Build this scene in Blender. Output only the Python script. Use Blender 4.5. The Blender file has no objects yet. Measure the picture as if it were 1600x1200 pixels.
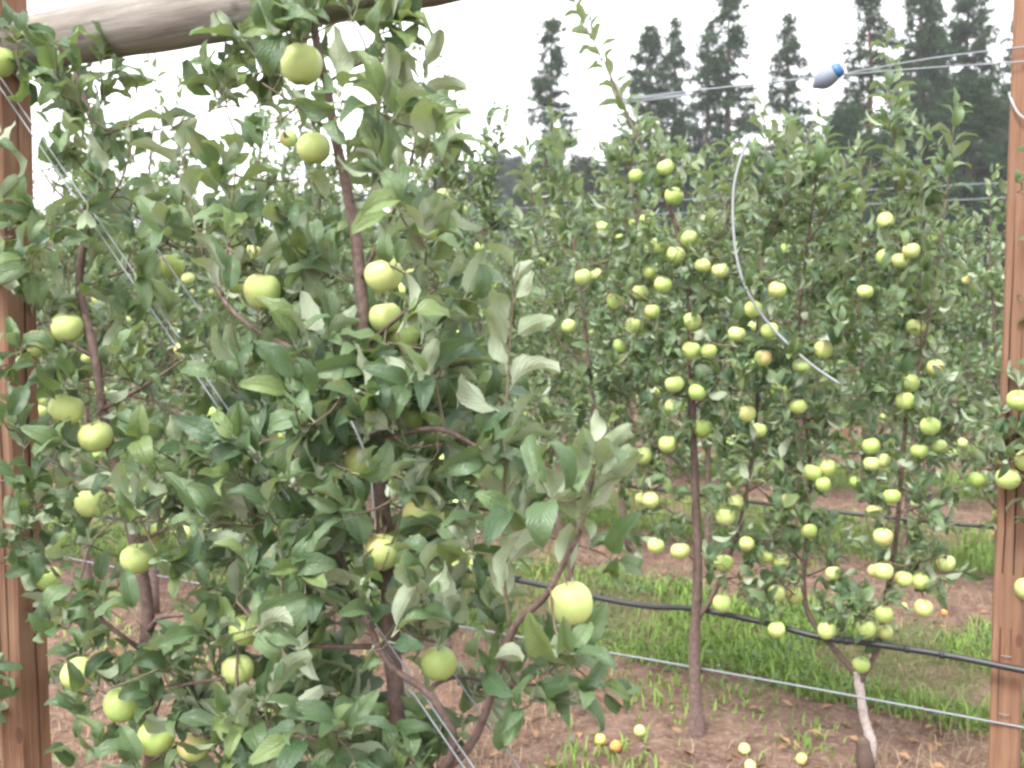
import bpy, math, random
import numpy as np
from mathutils import Vector, Matrix

random.seed(7)
rng = np.random.default_rng(11)
scene = bpy.context.scene
R = math.radians

# ------------------------------------------------------------------ camera, sky, sun, exposure
F = 1700.0                                   # focal length in photograph pixels (1600 wide)
PITCH = R(4.4)
CAM = np.array([0.0, 0.0, 1.6])
cam_data = bpy.data.cameras.new('camera')
cam_data.sensor_width = 36.0
cam_data.lens = 36.0 * F / 1600.0
cam_data.clip_start = 0.05
cam_data.clip_end = 5000
cam_data.dof.use_dof = True
cam_data.dof.focus_distance = 2.5
cam_data.dof.aperture_fstop = 6.3
cam = bpy.data.objects.new('camera', cam_data)
scene.collection.objects.link(cam)
cam.location = CAM
cam.rotation_euler = (R(90) - PITCH, 0, 0)
scene.camera = cam

SUN_EL, SUN_AZ = R(58), R(215)               # azimuth clockwise from +Y: behind the camera, to its left
world = bpy.data.worlds.new('World')
scene.world = world
world.use_nodes = True
wn = world.node_tree.nodes
wl = world.node_tree.links
wn.clear()
w_out = wn.new('ShaderNodeOutputWorld')
w_bg = wn.new('ShaderNodeBackground')
w_sky = wn.new('ShaderNodeTexSky')
w_sky.sky_type = 'NISHITA'
w_sky.sun_disc = False
w_sky.sun_elevation = SUN_EL
w_sky.sun_rotation = SUN_AZ
w_sky.air_density = 1.0
w_sky.dust_density = 4.0
w_sky.ozone_density = 1.0
w_hsv = wn.new('ShaderNodeHueSaturation')    # overcast: the blue is veiled by cloud
w_hsv.inputs['Saturation'].default_value = 0.16
w_mix = wn.new('ShaderNodeMixRGB')
w_mix.inputs[0].default_value = 0.65
w_mix.inputs[2].default_value = (7.6, 7.6, 7.75, 1)   # even cloud deck
wl.new(w_sky.outputs[0], w_hsv.inputs['Color'])
wl.new(w_hsv.outputs[0], w_mix.inputs[1])
wl.new(w_mix.outputs[0], w_bg.inputs['Color'])
w_bg.inputs['Strength'].default_value = 0.14
wl.new(w_bg.outputs[0], w_out.inputs['Surface'])

sun_data = bpy.data.lights.new('sun', 'SUN')
sun_data.energy = 1.5
sun_data.angle = R(12)
sun_data.color = (1.0, 0.96, 0.9)
sun = bpy.data.objects.new('sun', sun_data)
scene.collection.objects.link(sun)
sd = Vector((math.sin(SUN_AZ) * math.cos(SUN_EL), math.cos(SUN_AZ) * math.cos(SUN_EL), math.sin(SUN_EL)))
sun.rotation_euler = (-sd).to_track_quat('-Z', 'Y').to_euler()

vs = scene.view_settings
vs.view_transform = 'Standard'
vs.look = 'None'
vs.gamma = 1.0
vs.use_curve_mapping = False
vs.exposure = 1.85
scene.render.engine = 'CYCLES'
cy = scene.cycles
cy.use_denoising = True
cy.max_bounces = 4
cy.diffuse_bounces = 2
cy.glossy_bounces = 2
cy.transmission_bounces = 2
cy.transparent_max_bounces = 4
cy.volume_bounces = 0
cy.caustics_reflective = False
cy.caustics_refractive = False
cy.sample_clamp_indirect = 6.0
cy.pixel_filter_type = 'BLACKMAN_HARRIS'
cy.filter_width = 2.7                        # the photograph is slightly soft all over

# ------------------------------------------------------------------ geometry of the place
TAN = 0.607                                  # orchard rows run from far left to near right
ANG = math.atan(TAN)
U = np.array([math.cos(ANG), -math.sin(ANG), 0.0])      # along a row, to the right
NV = np.array([math.sin(ANG), math.cos(ANG), 0.0])      # across the rows, away
cp, sp = math.cos(PITCH), math.sin(PITCH)

def ray(px, py):
    a, b = (px - 800) / F, -(py - 600) / F
    return np.array([a, cp + b * sp, -sp + b * cp])

def on_row(px, py, z0):
    d = ray(px, py)
    return CAM + d * (z0 / (d[1] + TAN * d[0]))

def on_ground(px, py):
    d = ray(px, py)
    return CAM + d * (-CAM[2] / d[2])

def at_depth(px, py, y):
    d = ray(px, py)
    return CAM + d * (y / d[1])

def row_of(p):
    return p[1] + TAN * p[0]

def project(P):
    P = np.atleast_2d(P) - CAM
    depth = P[:, 1] * cp - P[:, 2] * sp
    up = P[:, 1] * sp + P[:, 2] * cp
    depth_s = np.maximum(depth, 1e-3)
    return 800 + F * P[:, 0] / depth_s, 600 - F * up / depth_s, depth

def row_point(x, z0, h=0.0):
    return np.array([x, z0 - TAN * x, h])

ROWS = [1.95, 4.38, 7.3, 10.2, 13.1, 16.0, 18.9, 21.8, 24.7, 27.6]

# ------------------------------------------------------------------ helpers
COL = scene.collection

def nrm(v):
    v = np.asarray(v, float)
    return v / max(1e-9, np.linalg.norm(v))

def tag(o, label=None, cat=None, group=None, kind=None):
    if label: o['label'] = label
    if cat: o['category'] = cat
    if group: o['group'] = group
    if kind: o['kind'] = kind
    return o

def empty(name, loc, rz=0.0):
    o = bpy.data.objects.new(name, None)
    o.empty_display_size = 0.1
    o.location = loc
    o.rotation_euler = (0, 0, rz)
    COL.objects.link(o)
    return o

def link_mesh(name, me, parent=None):
    o = bpy.data.objects.new(name, me)
    COL.objects.link(o)
    o.parent = parent
    return o

def mesh_np(name, V, faces, mat, smooth=True, uv=None, attrs=None):
    """V (n,3); faces: list of (m,k) int arrays."""
    me = bpy.data.meshes.new(name)
    faces = [f for f in faces if len(f)]
    nv = len(V)
    nl = sum(f.size for f in faces)
    nf = sum(len(f) for f in faces)
    me.vertices.add(nv)
    me.vertices.foreach_set('co', np.ascontiguousarray(V, dtype=np.float32).ravel())
    me.loops.add(nl)
    me.polygons.add(nf)
    li = np.concatenate([f.ravel() for f in faces]).astype(np.int32)
    sizes = np.concatenate([np.full(len(f), f.shape[1]) for f in faces])
    starts = np.concatenate([[0], np.cumsum(sizes)[:-1]]).astype(np.int32)
    me.loops.foreach_set('vertex_index', li)
    me.polygons.foreach_set('loop_start', starts)
    me.polygons.foreach_set('use_smooth', np.full(nf, smooth))
    if uv is not None:
        l = me.uv_layers.new(name='UVMap')
        l.data.foreach_set('uv', np.ascontiguousarray(uv[li], dtype=np.float32).ravel())
    for k, a in (attrs or {}).items():
        at = me.attributes.new(k, 'FLOAT', 'POINT')
        at.data.foreach_set('value', np.ascontiguousarray(a, dtype=np.float32))
    me.update(calc_edges=True)
    me.validate()
    if mat: me.materials.append(mat)
    return me

def smooth_path(pts, n):
    """Catmull-Rom through pts, n samples."""
    P = np.asarray(pts, float)
    if len(P) == 2:
        t = np.linspace(0, 1, n)[:, None]
        return P[0] * (1 - t) + P[1] * t
    Q = np.vstack([2 * P[0] - P[1], P, 2 * P[-1] - P[-2]])
    s = np.linspace(0, len(P) - 1 - 1e-6, n)
    i = s.astype(int); t = (s - i)[:, None]
    p0, p1, p2, p3 = Q[i], Q[i + 1], Q[i + 2], Q[i + 3]
    return 0.5 * (2 * p1 + (p2 - p0) * t + (2 * p0 - 5 * p1 + 4 * p2 - p3) * t ** 2 + (3 * p1 - p0 - 3 * p2 + p3) * t ** 3)

def tube(path, radii, sides=8, wob=0.0, cap=True):
    path = np.asarray(path, float)
    n = len(path)
    radii = np.broadcast_to(np.asarray(radii, float), (n,))
    T = np.gradient(path, axis=0)
    T /= np.maximum(np.linalg.norm(T, axis=1), 1e-9)[:, None]
    ref = np.array([0, 0, 1.0]) if abs(T[0][2]) < 0.9 else np.array([1.0, 0, 0])
    X = nrm(np.cross(ref, T[0]))
    V = []
    a = np.arange(sides) / sides * 2 * math.pi
    for k in range(n):
        X = nrm(X - T[k] * X.dot(T[k]))
        Y = np.cross(T[k], X)
        rr = radii[k] * (1 + wob * rng.uniform(-1, 1, sides))
        V.append(path[k] + (np.cos(a) * rr)[:, None] * X + (np.sin(a) * rr)[:, None] * Y)
    V = np.vstack(V)
    k, j = np.meshgrid(np.arange(n - 1), np.arange(sides), indexing='ij')
    j2 = (j + 1) % sides
    Q = np.stack([k * sides + j, k * sides + j2, (k + 1) * sides + j2, (k + 1) * sides + j], -1).reshape(-1, 4)
    tri = np.zeros((0, 3), int)
    if cap:
        c0, c1 = len(V), len(V) + 1
        V = np.vstack([V, path[0], path[-1]])
        jj = np.arange(sides); jn = (jj + 1) % sides
        tri = np.vstack([np.stack([np.full(sides, c0), jn, jj], -1),
                         np.stack([np.full(sides, c1), (n - 1) * sides + jj, (n - 1) * sides + jn], -1)])
    return V, Q, tri

def join_tubes(list_of):
    Vs, Qs, Ts, o = [], [], [], 0
    for V, Q, T in list_of:
        Vs.append(V); Qs.append(Q + o); Ts.append(T + o); o += len(V)
    return np.vstack(Vs), np.vstack(Qs), np.vstack(Ts)

def tube_mesh(name, path, radii, mat, sides=8, wob=0.0):
    V, Q, T = tube(path, radii, sides, wob)
    return mesh_np(name, V, [Q, T], mat)

# ------------------------------------------------------------------ materials
class NT:
    def __init__(self, name):
        self.m = bpy.data.materials.new(name)
        self.m.use_nodes = True
        self.t = self.m.node_tree
        self.t.nodes.clear()
        self.out = self.n('ShaderNodeOutputMaterial')
    def n(self, typ, **kw):
        x = self.t.nodes.new(typ)
        for k, v in kw.items():
            if k.startswith('i_'):
                x.inputs[k[2:].replace('_', ' ')].default_value = v
            else:
                setattr(x, k, v)
        return x
    def l(self, a, b):
        self.t.links.new(a, b)
    def mix(self, fac, a, b, blend='MIX'):
        x = self.n('ShaderNodeMixRGB', blend_type=blend)
        for i, v in enumerate((fac, a, b)):
            if hasattr(v, 'links'): self.l(v, x.inputs[i])
            else: x.inputs[i].default_value = v if i == 0 else (*v, 1)
        return x.outputs[0]
    def noise(self, vec, scale, detail=4, rough=0.55, dist=0.0):
        x = self.n('ShaderNodeTexNoise')
        x.inputs['Scale'].default_value = scale
        x.inputs['Detail'].default_value = detail
        x.inputs['Roughness'].default_value = rough
        x.inputs['Distortion'].default_value = dist
        if vec is not None: self.l(vec, x.inputs['Vector'])
        return x.outputs['Fac']
    def ramp(self, fac, stops):
        x = self.n('ShaderNodeValToRGB')
        e = x.color_ramp.elements
        while len(e) < len(stops): e.new(0.5)
        for k, (p, c) in enumerate(stops):
            e[k].position = p
            e[k].color = (*c, 1) if len(c) == 3 else c
        self.l(fac, x.inputs[0])
        return x.outputs[0]
    def math(self, op, a, b=None, clamp=False):
        x = self.n('ShaderNodeMath', operation=op, use_clamp=clamp)
        for i, v in enumerate((a, b)):
            if v is None: continue
            if hasattr(v, 'links'): self.l(v, x.inputs[i])
            else: x.inputs[i].default_value = v
        return x.outputs[0]
    def scaled(self, vec, s):
        x = self.n('ShaderNodeMapping')
        x.inputs['Scale'].default_value = s
        self.l(vec, x.inputs['Vector'])
        return x.outputs[0]
    def bump(self, h, strength, dist=0.01):
        x = self.n('ShaderNodeBump')
        x.inputs['Strength'].default_value = strength
        x.inputs['Distance'].default_value = dist
        self.l(h, x.inputs['Height'])
        return x.outputs[0]
    def principled(self, col, rough=0.6, spec=0.4, normal=None, metallic=0.0):
        x = self.n('ShaderNodeBsdfPrincipled')
        if hasattr(col, 'links'): self.l(col, x.inputs['Base Color'])
        else: x.inputs['Base Color'].default_value = (*col, 1)
        if hasattr(rough, 'links'): self.l(rough, x.inputs['Roughness'])
        else: x.inputs['Roughness'].default_value = rough
        x.inputs['Specular IOR Level'].default_value = spec
        x.inputs['Metallic'].default_value = metallic
        if normal is not None: self.l(normal, x.inputs['Normal'])
        return x
    def done(self, sh):
        self.l(sh, self.out.inputs['Surface'])
        return self.m

def leaf_material(name, dark, light, under, trans, detail=True):
    t = NT(name)
    at = t.n('ShaderNodeAttribute', attribute_name='lv')
    oi = t.n('ShaderNodeObjectInfo')
    var = t.math('FRACT', t.math('ADD', at.outputs['Fac'], oi.outputs['Random']))
    top = t.mix(var, dark, light)
    # an occasional yellower, younger leaf
    young = t.math('GREATER_THAN', t.math('FRACT', t.math('MULTIPLY', var, 7.31)), 0.86)
    top = t.mix(t.math('MULTIPLY', young, 0.5), top, (light[0] * 1.7, light[1] * 1.45, light[2] * 1.0))
    un = t.mix(t.math('MULTIPLY', var, 0.6), under, (under[0] * 0.62, under[1] * 0.72, under[2] * 0.55))
    nor = None
    if detail:
        uv = t.n('ShaderNodeUVMap').outputs[0]
        sx = t.n('ShaderNodeSeparateXYZ'); t.l(uv, sx.inputs[0])
        ax = t.math('ABSOLUTE', t.math('SUBTRACT', sx.outputs[0], 0.5))
        rib = t.math('SUBTRACT', 1.0, t.math('MULTIPLY', ax, 22.0), clamp=True)
        v2 = t.math('SUBTRACT', t.math('MULTIPLY', sx.outputs[1], 52.0), t.math('MULTIPLY', ax, 46.0))
        veins = t.math('POWER', t.math('ADD', t.math('MULTIPLY', t.math('SINE', v2), 0.5), 0.5), 5.0)
        h = t.math('SUBTRACT', t.noise(uv, 9.0, 3), t.math('ADD', t.math('MULTIPLY', veins, 0.35), rib))
        nor = t.bump(h, 0.55, 0.003)
        top = t.mix(t.math('MULTIPLY', rib, 0.55), top, (0.16, 0.22, 0.09))
        top = t.mix(t.math('MULTIPLY', veins, 0.14), top, (0.14, 0.2, 0.1))
        un = t.mix(t.math('MULTIPLY', rib, 0.4), un, (0.33, 0.36, 0.22))
        sp_n = t.noise(t.n('ShaderNodeTexCoord').outputs['Object'], 14.0, 2)
        sp_m = t.math('MULTIPLY', t.math('GREATER_THAN', sp_n, 0.69), 0.55)
        top = t.mix(sp_m, top, (0.2, 0.17, 0.07))
        blot = t.noise(t.n('ShaderNodeTexCoord').outputs['Object'], 40.0, 3)
        top = t.mix(t.math('MULTIPLY', blot, 0.35), top, (dark[0] * 0.8, dark[1] * 0.8, dark[2] * 0.8))
    geo = t.n('ShaderNodeNewGeometry')
    col = t.mix(geo.outputs['Backfacing'], top, un)
    rough = t.n('ShaderNodeMapRange')
    rough.inputs['To Min'].default_value = 0.4
    rough.inputs['To Max'].default_value = 0.85
    t.l(geo.outputs['Backfacing'], rough.inputs['Value'])
    p = t.principled(col, rough.outputs[0], 0.5, nor)
    tr = t.n('ShaderNodeBsdfTranslucent')
    tr.inputs['Color'].default_value = (*trans, 1)
    mx = t.n('ShaderNodeMixShader')
    mx.inputs[0].default_value = 0.22
    t.l(p.outputs[0], mx.inputs[1]); t.l(tr.outputs[0], mx.inputs[2])
    return t.done(mx.outputs[0])

M = {}
M['leaf'] = leaf_material('apple_leaf', (0.034, 0.077, 0.036), (0.135, 0.205, 0.09), (0.34, 0.39, 0.29), (0.24, 0.35, 0.09))
M['leaf_far'] = leaf_material('apple_leaf_small', (0.034, 0.077, 0.036), (0.135, 0.205, 0.09), (0.34, 0.39, 0.29), (0.24, 0.35, 0.09), detail=False)

def apple_material():
    t = NT('apple_skin')
    co = t.n('ShaderNodeTexCoord').outputs['Object']
    oi = t.n('ShaderNodeObjectInfo')
    mp = t.n('ShaderNodeVectorMath', operation='ADD')
    t.l(co, mp.inputs[0])
    sc_ = t.n('ShaderNodeVectorMath', operation='SCALE')
    t.l(oi.outputs['Location'], sc_.inputs[0]); sc_.inputs['Scale'].default_value = 3.7
    t.l(sc_.outputs[0], mp.inputs[1])
    n1 = t.noise(mp.outputs[0], 22, 3)
    base = t.mix(oi.outputs['Random'], (0.29, 0.45, 0.11), (0.49, 0.58, 0.23))
    base = t.mix(t.math('MULTIPLY', n1, 0.5), base, (0.52, 0.57, 0.2))
    # blush on the cheek that faces the sun, different on each apple
    sx = t.n('ShaderNodeSeparateXYZ'); t.l(co, sx.inputs[0])
    side = t.math('SUBTRACT', t.math('MULTIPLY', sx.outputs[2], 12.0), t.math('MULTIPLY', sx.outputs[0], 16.0))
    n2 = t.noise(mp.outputs[0], 30, 4, 0.6)
    b = t.math('ADD', t.math('SUBTRACT', side, 0.3), t.math('MULTIPLY', t.math('SUBTRACT', n2, 0.5), 0.9))
    amt = t.math('MULTIPLY', t.math('POWER', t.math('FRACT', t.math('MULTIPLY', oi.outputs['Random'], 5.7)), 1.4), 0.85)
    bl = t.math('MULTIPLY', t.math('MULTIPLY', b, 1.6, clamp=True), amt)
    base = t.mix(bl, base, (0.72, 0.36, 0.22))
    sc2 = t.math('MULTIPLY', t.math('GREATER_THAN', t.noise(mp.outputs[0], 55, 4, 0.7), 0.7), 0.35)
    base = t.mix(sc2, base, (0.3, 0.24, 0.1))
    # cavity green-brown, lenticels
    vo = t.n('ShaderNodeTexVoronoi'); vo.inputs['Scale'].default_value = 260.0
    t.l(mp.outputs[0], vo.inputs['Vector'])
    dots = t.math('LESS_THAN', vo.outputs['Distance'], 0.16)
    base = t.mix(t.math('MULTIPLY', dots, 0.45), base, (0.68, 0.66, 0.4))
    rad = t.math('POWER', t.math('ADD', t.math('POWER', sx.outputs[0], 2.0), t.math('POWER', sx.outputs[1], 2.0)), 0.5)
    cav = t.math('SUBTRACT', 1.0, t.math('DIVIDE', rad, 0.0085), clamp=True)
    base = t.mix(cav, base, (0.19, 0.16, 0.06))
    p = t.principled(base, t.math('ADD', t.math('MULTIPLY', n1, 0.15), 0.36), 0.4)
    p.inputs['Subsurface Weight'].default_value = 0.16
    p.inputs['Subsurface Radius'].default_value = (0.01, 0.01, 0.004)
    p.inputs['Subsurface Scale'].default_value = 0.5
    return t.done(p.outputs[0])
M['apple'] = apple_material()

def bark_material(name, a, b, c, scale=60):
    t = NT(name)
    co = t.n('ShaderNodeTexCoord').outputs['Object']
    n1 = t.noise(co, scale, 5, 0.65)
    n2 = t.noise(t.scaled(co, (1, 1, 5)), scale * 2.2, 3)
    n3 = t.noise(co, 7, 3)
    col = t.ramp(n1, [(0.3, a), (0.55, b), (0.75, c)])
    col = t.mix(t.math('MULTIPLY', n3, 0.4), col, tuple(x * 0.55 for x in a))
    len_ = t.math('GREATER_THAN', n2, 0.66)
    col = t.mix(t.math('MULTIPLY', len_, 0.4), col, tuple(min(1, x * 1.5) for x in c))
    p = t.principled(col, 0.75, 0.25, t.bump(t.math('ADD', n1, n2), 0.6, 0.004))
    return t.done(p.outputs[0])
M['bark'] = bark_material('young_bark', (0.1, 0.068, 0.06), (0.18, 0.125, 0.11), (0.27, 0.2, 0.175))
M['bark_pale'] = bark_material('pale_bark', (0.3, 0.25, 0.23), (0.44, 0.38, 0.36), (0.55, 0.5, 0.47))
M['twig'] = bark_material('twig_bark', (0.12, 0.095, 0.06), (0.19, 0.155, 0.1), (0.26, 0.22, 0.15), 120)
M['green_stem'] = NT('green_stem'); M['green_stem'] = M['green_stem'].done(M['green_stem'].principled((0.2, 0.21, 0.08), 0.6).outputs[0])

def timber_material():
    t = NT('red_timber')
    co = t.n('ShaderNodeTexCoord').outputs['Object']
    st = t.scaled(co, (1, 1, 0.045))
    g1 = t.noise(st, 75, 6, 0.6, 0.6)
    g2 = t.noise(st, 210, 3, 0.6)
    big = t.noise(co, 3.0, 3)
    col = t.ramp(g1, [(0.28, (0.12, 0.058, 0.034)), (0.5, (0.205, 0.105, 0.064)), (0.72, (0.285, 0.163, 0.105))])
    col = t.mix(t.ramp(big, [(0.35, (0, 0, 0)), (0.65, (0.8, 0.8, 0.8))]), col, (0.2, 0.125, 0.085))
    col = t.mix(t.math('MULTIPLY', t.math('GREATER_THAN', g2, 0.67), 0.4), col, (0.13, 0.06, 0.04))
    vo = t.n('ShaderNodeTexVoronoi'); vo.inputs['Scale'].default_value = 9.0
    t.l(t.scaled(co, (1, 1, 0.5)), vo.inputs['Vector'])
    kn = t.math('LESS_THAN', vo.outputs['Distance'], 0.1)
    col = t.mix(t.math('MULTIPLY', kn, 0.7), col, (0.1, 0.05, 0.035))
    p = t.principled(col, 0.8, 0.2, t.bump(t.math('ADD', g1, g2), 0.5, 0.004))
    return t.done(p.outputs[0])
M['timber'] = timber_material()
M['crack'] = NT('timber_crack'); M['crack'] = M['crack'].done(M['crack'].principled((0.05, 0.028, 0.02), 0.95, 0.1).outputs[0])

def log_material():
    t = NT('weathered_log')
    co = t.n('ShaderNodeTexCoord').outputs['Object']
    st = t.scaled(co, (0.06, 1, 1))
    g1 = t.noise(st, 60, 6, 0.62, 0.4)
    g2 = t.noise(t.scaled(co, (0.3, 1, 1)), 14, 4)
    col = t.ramp(g1, [(0.28, (0.14, 0.127, 0.114)), (0.5, (0.245, 0.224, 0.203)), (0.75, (0.33, 0.305, 0.28))])
    col = t.mix(t.ramp(g2, [(0.45, (0, 0, 0)), (0.7, (0.6, 0.6, 0.6))]), col, (0.15, 0.125, 0.105))
    vo = t.n('ShaderNodeTexVoronoi'); vo.inputs['Scale'].default_value = 8.0
    t.l(t.scaled(co, (0.9, 1, 1)), vo.inputs['Vector'])
    kn = t.ramp(vo.outputs['Distance'], [(0.05, (1, 1, 1)), (0.13, (0, 0, 0))])
    col = t.mix(t.math('MULTIPLY', kn, 0.75), col, (0.1, 0.07, 0.055))
    p = t.principled(col, 0.85, 0.2, t.bump(t.math('ADD', g1, g2), 0.5, 0.006))
    return t.done(p.outputs[0])
M['log'] = log_material()

def simple(name, col, rough=0.5, spec=0.4, metallic=0.0, vary=0.15, scale=40):
    t = NT(name)
    co = t.n('ShaderNodeTexCoord').outputs['Object']
    n = t.noise(co, scale, 4)
    c = t.mix(n, tuple(x * (1 - vary) for x in col), tuple(min(1, x * (1 + vary)) for x in col))
    return t.done(t.principled(c, rough, spec, None, metallic).outputs[0])
M['wire'] = simple('galvanised_wire', (0.22, 0.24, 0.265), 0.6, 0.4, 0.1)
M['plastic_line'] = simple('pale_plastic_line', (0.3, 0.32, 0.34), 0.55)
M['hose'] = simple('black_drip_hose', (0.022, 0.023, 0.027), 0.42, 0.5, 0, 0.3, 25)
M['grey_plastic'] = simple('grey_plastic', (0.17, 0.2, 0.25), 0.6)
M['blue_plastic'] = simple('blue_plastic', (0.035, 0.12, 0.29), 0.45)
M['teal_plastic'] = simple('teal_plastic', (0.02, 0.3, 0.28), 0.5)
M['rotten'] = simple('rotten_apple', (0.55, 0.26, 0.08), 0.55, 0.4, 0, 0.35, 60)
M['yellow_apple'] = simple('yellow_apple', (0.62, 0.58, 0.16), 0.45, 0.4, 0, 0.2, 60)
M['red_stake'] = simple('red_stake', (0.3, 0.06, 0.05), 0.6)

def ground_material():
    t = NT('orchard_ground')
    co = t.n('ShaderNodeTexCoord').outputs['Object']
    sx = t.n('ShaderNodeSeparateXYZ'); t.l(co, sx.inputs[0])
    z0 = t.math('ADD', sx.outputs[1], t.math('MULTIPLY', sx.outputs[0], TAN))
    wob = t.math('MULTIPLY', t.math('SUBTRACT', t.noise(co, 2.3, 4), 0.5), 1.3)
    # herbicide strip under the trees: period 2.9 beyond row 1, half width 0.75
    ph = t.math('SUBTRACT', t.math('MODULO', t.math('ADD', z0, 1.45 - 4.38 + 29.0), 2.9), 1.45)
    d = t.math('ABSOLUTE', t.math('ADD', ph, wob))
    near = t.math('LESS_THAN', z0, 4.4)
    d = t.math('MULTIPLY', d, t.math('SUBTRACT', 1.0, near))
    soil_m = t.ramp(d, [(0.62, (1, 1, 1)), (0.92, (0, 0, 0))])
    n1 = t.noise(co, 9, 6, 0.65)
    n2 = t.noise(co, 46, 5, 0.65)
    n3 = t.noise(co, 150, 3, 0.6)
    soil = t.ramp(n1, [(0.3, (0.095, 0.056, 0.045)), (0.52, (0.175, 0.108, 0.086)), (0.72, (0.26, 0.172, 0.138))])
    soil = t.mix(t.ramp(n2, [(0.5, (0, 0, 0)), (0.7, (0.8, 0.8, 0.8))]), soil, (0.32, 0.25, 0.18))
    soil = t.mix(t.ramp(n3, [(0.58, (0, 0, 0)), (0.68, (0.7, 0.7, 0.7))]), soil, (0.075, 0.05, 0.04))
    patch = t.noise(co, 1.7, 3)
    turf = t.ramp(n2, [(0.3, (0.07, 0.09, 0.035)), (0.5, (0.12, 0.14, 0.055)), (0.7, (0.27, 0.21, 0.13))])
    turf = t.mix(t.ramp(patch, [(0.5, (0, 0, 0)), (0.66, (1, 1, 1))]), turf, t.ramp(n2, [(0.3, (0.14, 0.095, 0.07)), (0.7, (0.31, 0.24, 0.165))]))
    col = t.mix(soil_m, turf, soil)
    h = t.math('ADD', t.math('MULTIPLY', n1, 0.5), t.math('ADD', n2, t.math('MULTIPLY', n3, 0.5)))
    p = t.principled(col, 0.95, 0.1, t.bump(h, 0.8, 0.03))
    return t.done(p.outputs[0])
M['ground'] = ground_material()

def blade_material(name, a, b, trans, spec=0.3):
    t = NT(name)
    at = t.n('ShaderNodeAttribute', attribute_name='lv')
    col = t.mix(at.outputs['Fac'], a, b)
    p = t.principled(col, 0.7, spec)
    tr = t.n('ShaderNodeBsdfTranslucent'); tr.inputs['Color'].default_value = (*trans, 1)
    mx = t.n('ShaderNodeMixShader'); mx.inputs[0].default_value = 0.25
    t.l(p.outputs[0], mx.inputs[1]); t.l(tr.outputs[0], mx.inputs[2])
    return t.done(mx.outputs[0])
M['grass'] = blade_material('green_grass', (0.11, 0.2, 0.04), (0.27, 0.39, 0.1), (0.2, 0.3, 0.06))
M['straw'] = blade_material('dry_grass', (0.2, 0.145, 0.095), (0.38, 0.29, 0.185), (0.3, 0.24, 0.13))
M['litter'] = blade_material('dead_leaves', (0.15, 0.085, 0.05), (0.36, 0.22, 0.12), (0.3, 0.16, 0.05))
M['clover'] = blade_material('clover_leaf', (0.06, 0.12, 0.045), (0.13, 0.2, 0.09), (0.15, 0.25, 0.06))
M['blossom'] = blade_material('white_blossom', (0.6, 0.6, 0.58), (0.8, 0.8, 0.78), (0.5, 0.5, 0.5))
M['needle'] = blade_material('pine_needles', (0.018, 0.042, 0.022), (0.055, 0.092, 0.045), (0.05, 0.08, 0.03), 0.05)
M['needle_brown'] = blade_material('brownish_foliage', (0.04, 0.04, 0.03), (0.085, 0.08, 0.056), (0.06, 0.06, 0.03), 0.05)
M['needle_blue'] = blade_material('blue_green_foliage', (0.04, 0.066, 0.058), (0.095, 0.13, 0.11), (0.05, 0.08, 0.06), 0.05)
M['pine_bark'] = bark_material('pine_bark', (0.06, 0.042, 0.035), (0.11, 0.075, 0.06), (0.16, 0.11, 0.09), 3)
M['pine_bark_red'] = bark_material('red_pine_bark', (0.14, 0.06, 0.045), (0.22, 0.095, 0.07), (0.27, 0.14, 0.1), 3)
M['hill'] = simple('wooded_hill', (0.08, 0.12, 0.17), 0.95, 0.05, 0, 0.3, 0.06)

# ------------------------------------------------------------------ ground, hills
def ground():
    xs = np.concatenate([np.linspace(-2500, -60, 14), np.linspace(-50, -9, 12), np.linspace(-8, 8, 130), np.linspace(9, 50, 12), np.linspace(60, 2500, 14)])
    ys = np.concatenate([np.linspace(-2500, -20, 12), np.linspace(-15, 1, 10), np.linspace(1.5, 16, 130), np.linspace(18, 120, 24), np.linspace(150, 2500, 14)])
    X, Y = np.meshgrid(xs, ys)
    near = np.exp(-((X / 9) ** 2 + ((Y - 7) / 9) ** 2))
    Z = near * (0.012 * np.sin(3.1 * X + 1.3 * Y) + 0.010 * np.sin(5.3 * Y - 2.2 * X + 1) + 0.008 * rng.normal(size=X.shape)) - 0.01
    V = np.stack([X, Y, Z], -1).reshape(-1, 3)
    nx = len(xs)
    i, j = np.meshgrid(np.arange(len(ys) - 1), np.arange(nx - 1), indexing='ij')
    a = i * nx + j
    Q = np.stack([a, a + 1, a + nx + 1, a + nx], -1).reshape(-1, 4)
    tag(link_mesh('ground', mesh_np('ground', V, [Q], M['ground'])), kind='structure')
ground()

def hills():
    n = 90
    xs = np.linspace(-420, 420, n)
    prof = 36 + 12 * np.sin(xs / 95 + 0.6) + 6 * np.sin(xs / 37) + 2.5 * np.sin(xs / 11) + rng.normal(0, 0.5, n)
    V, k = [], 5
    for j in range(k):
        f = j / (k - 1)
        V.append(np.stack([xs, np.full(n, 330 + 120 * f) + 6 * np.sin(xs / 40), prof * math.sin(f * math.pi / 2) * (1 + 0.04 * rng.normal(size=n)) - 2 * (1 - f)], -1))
    V = np.vstack(V)
    i, j = np.meshgrid(np.arange(k - 1), np.arange(n - 1), indexing='ij')
    a = i * n + j
    Q = np.stack([a, a + 1, a + n + 1, a + n], -1).reshape(-1, 4)
    tag(link_mesh('hills', mesh_np('hills', V, [Q], M['hill'])), kind='structure')
hills()

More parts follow.
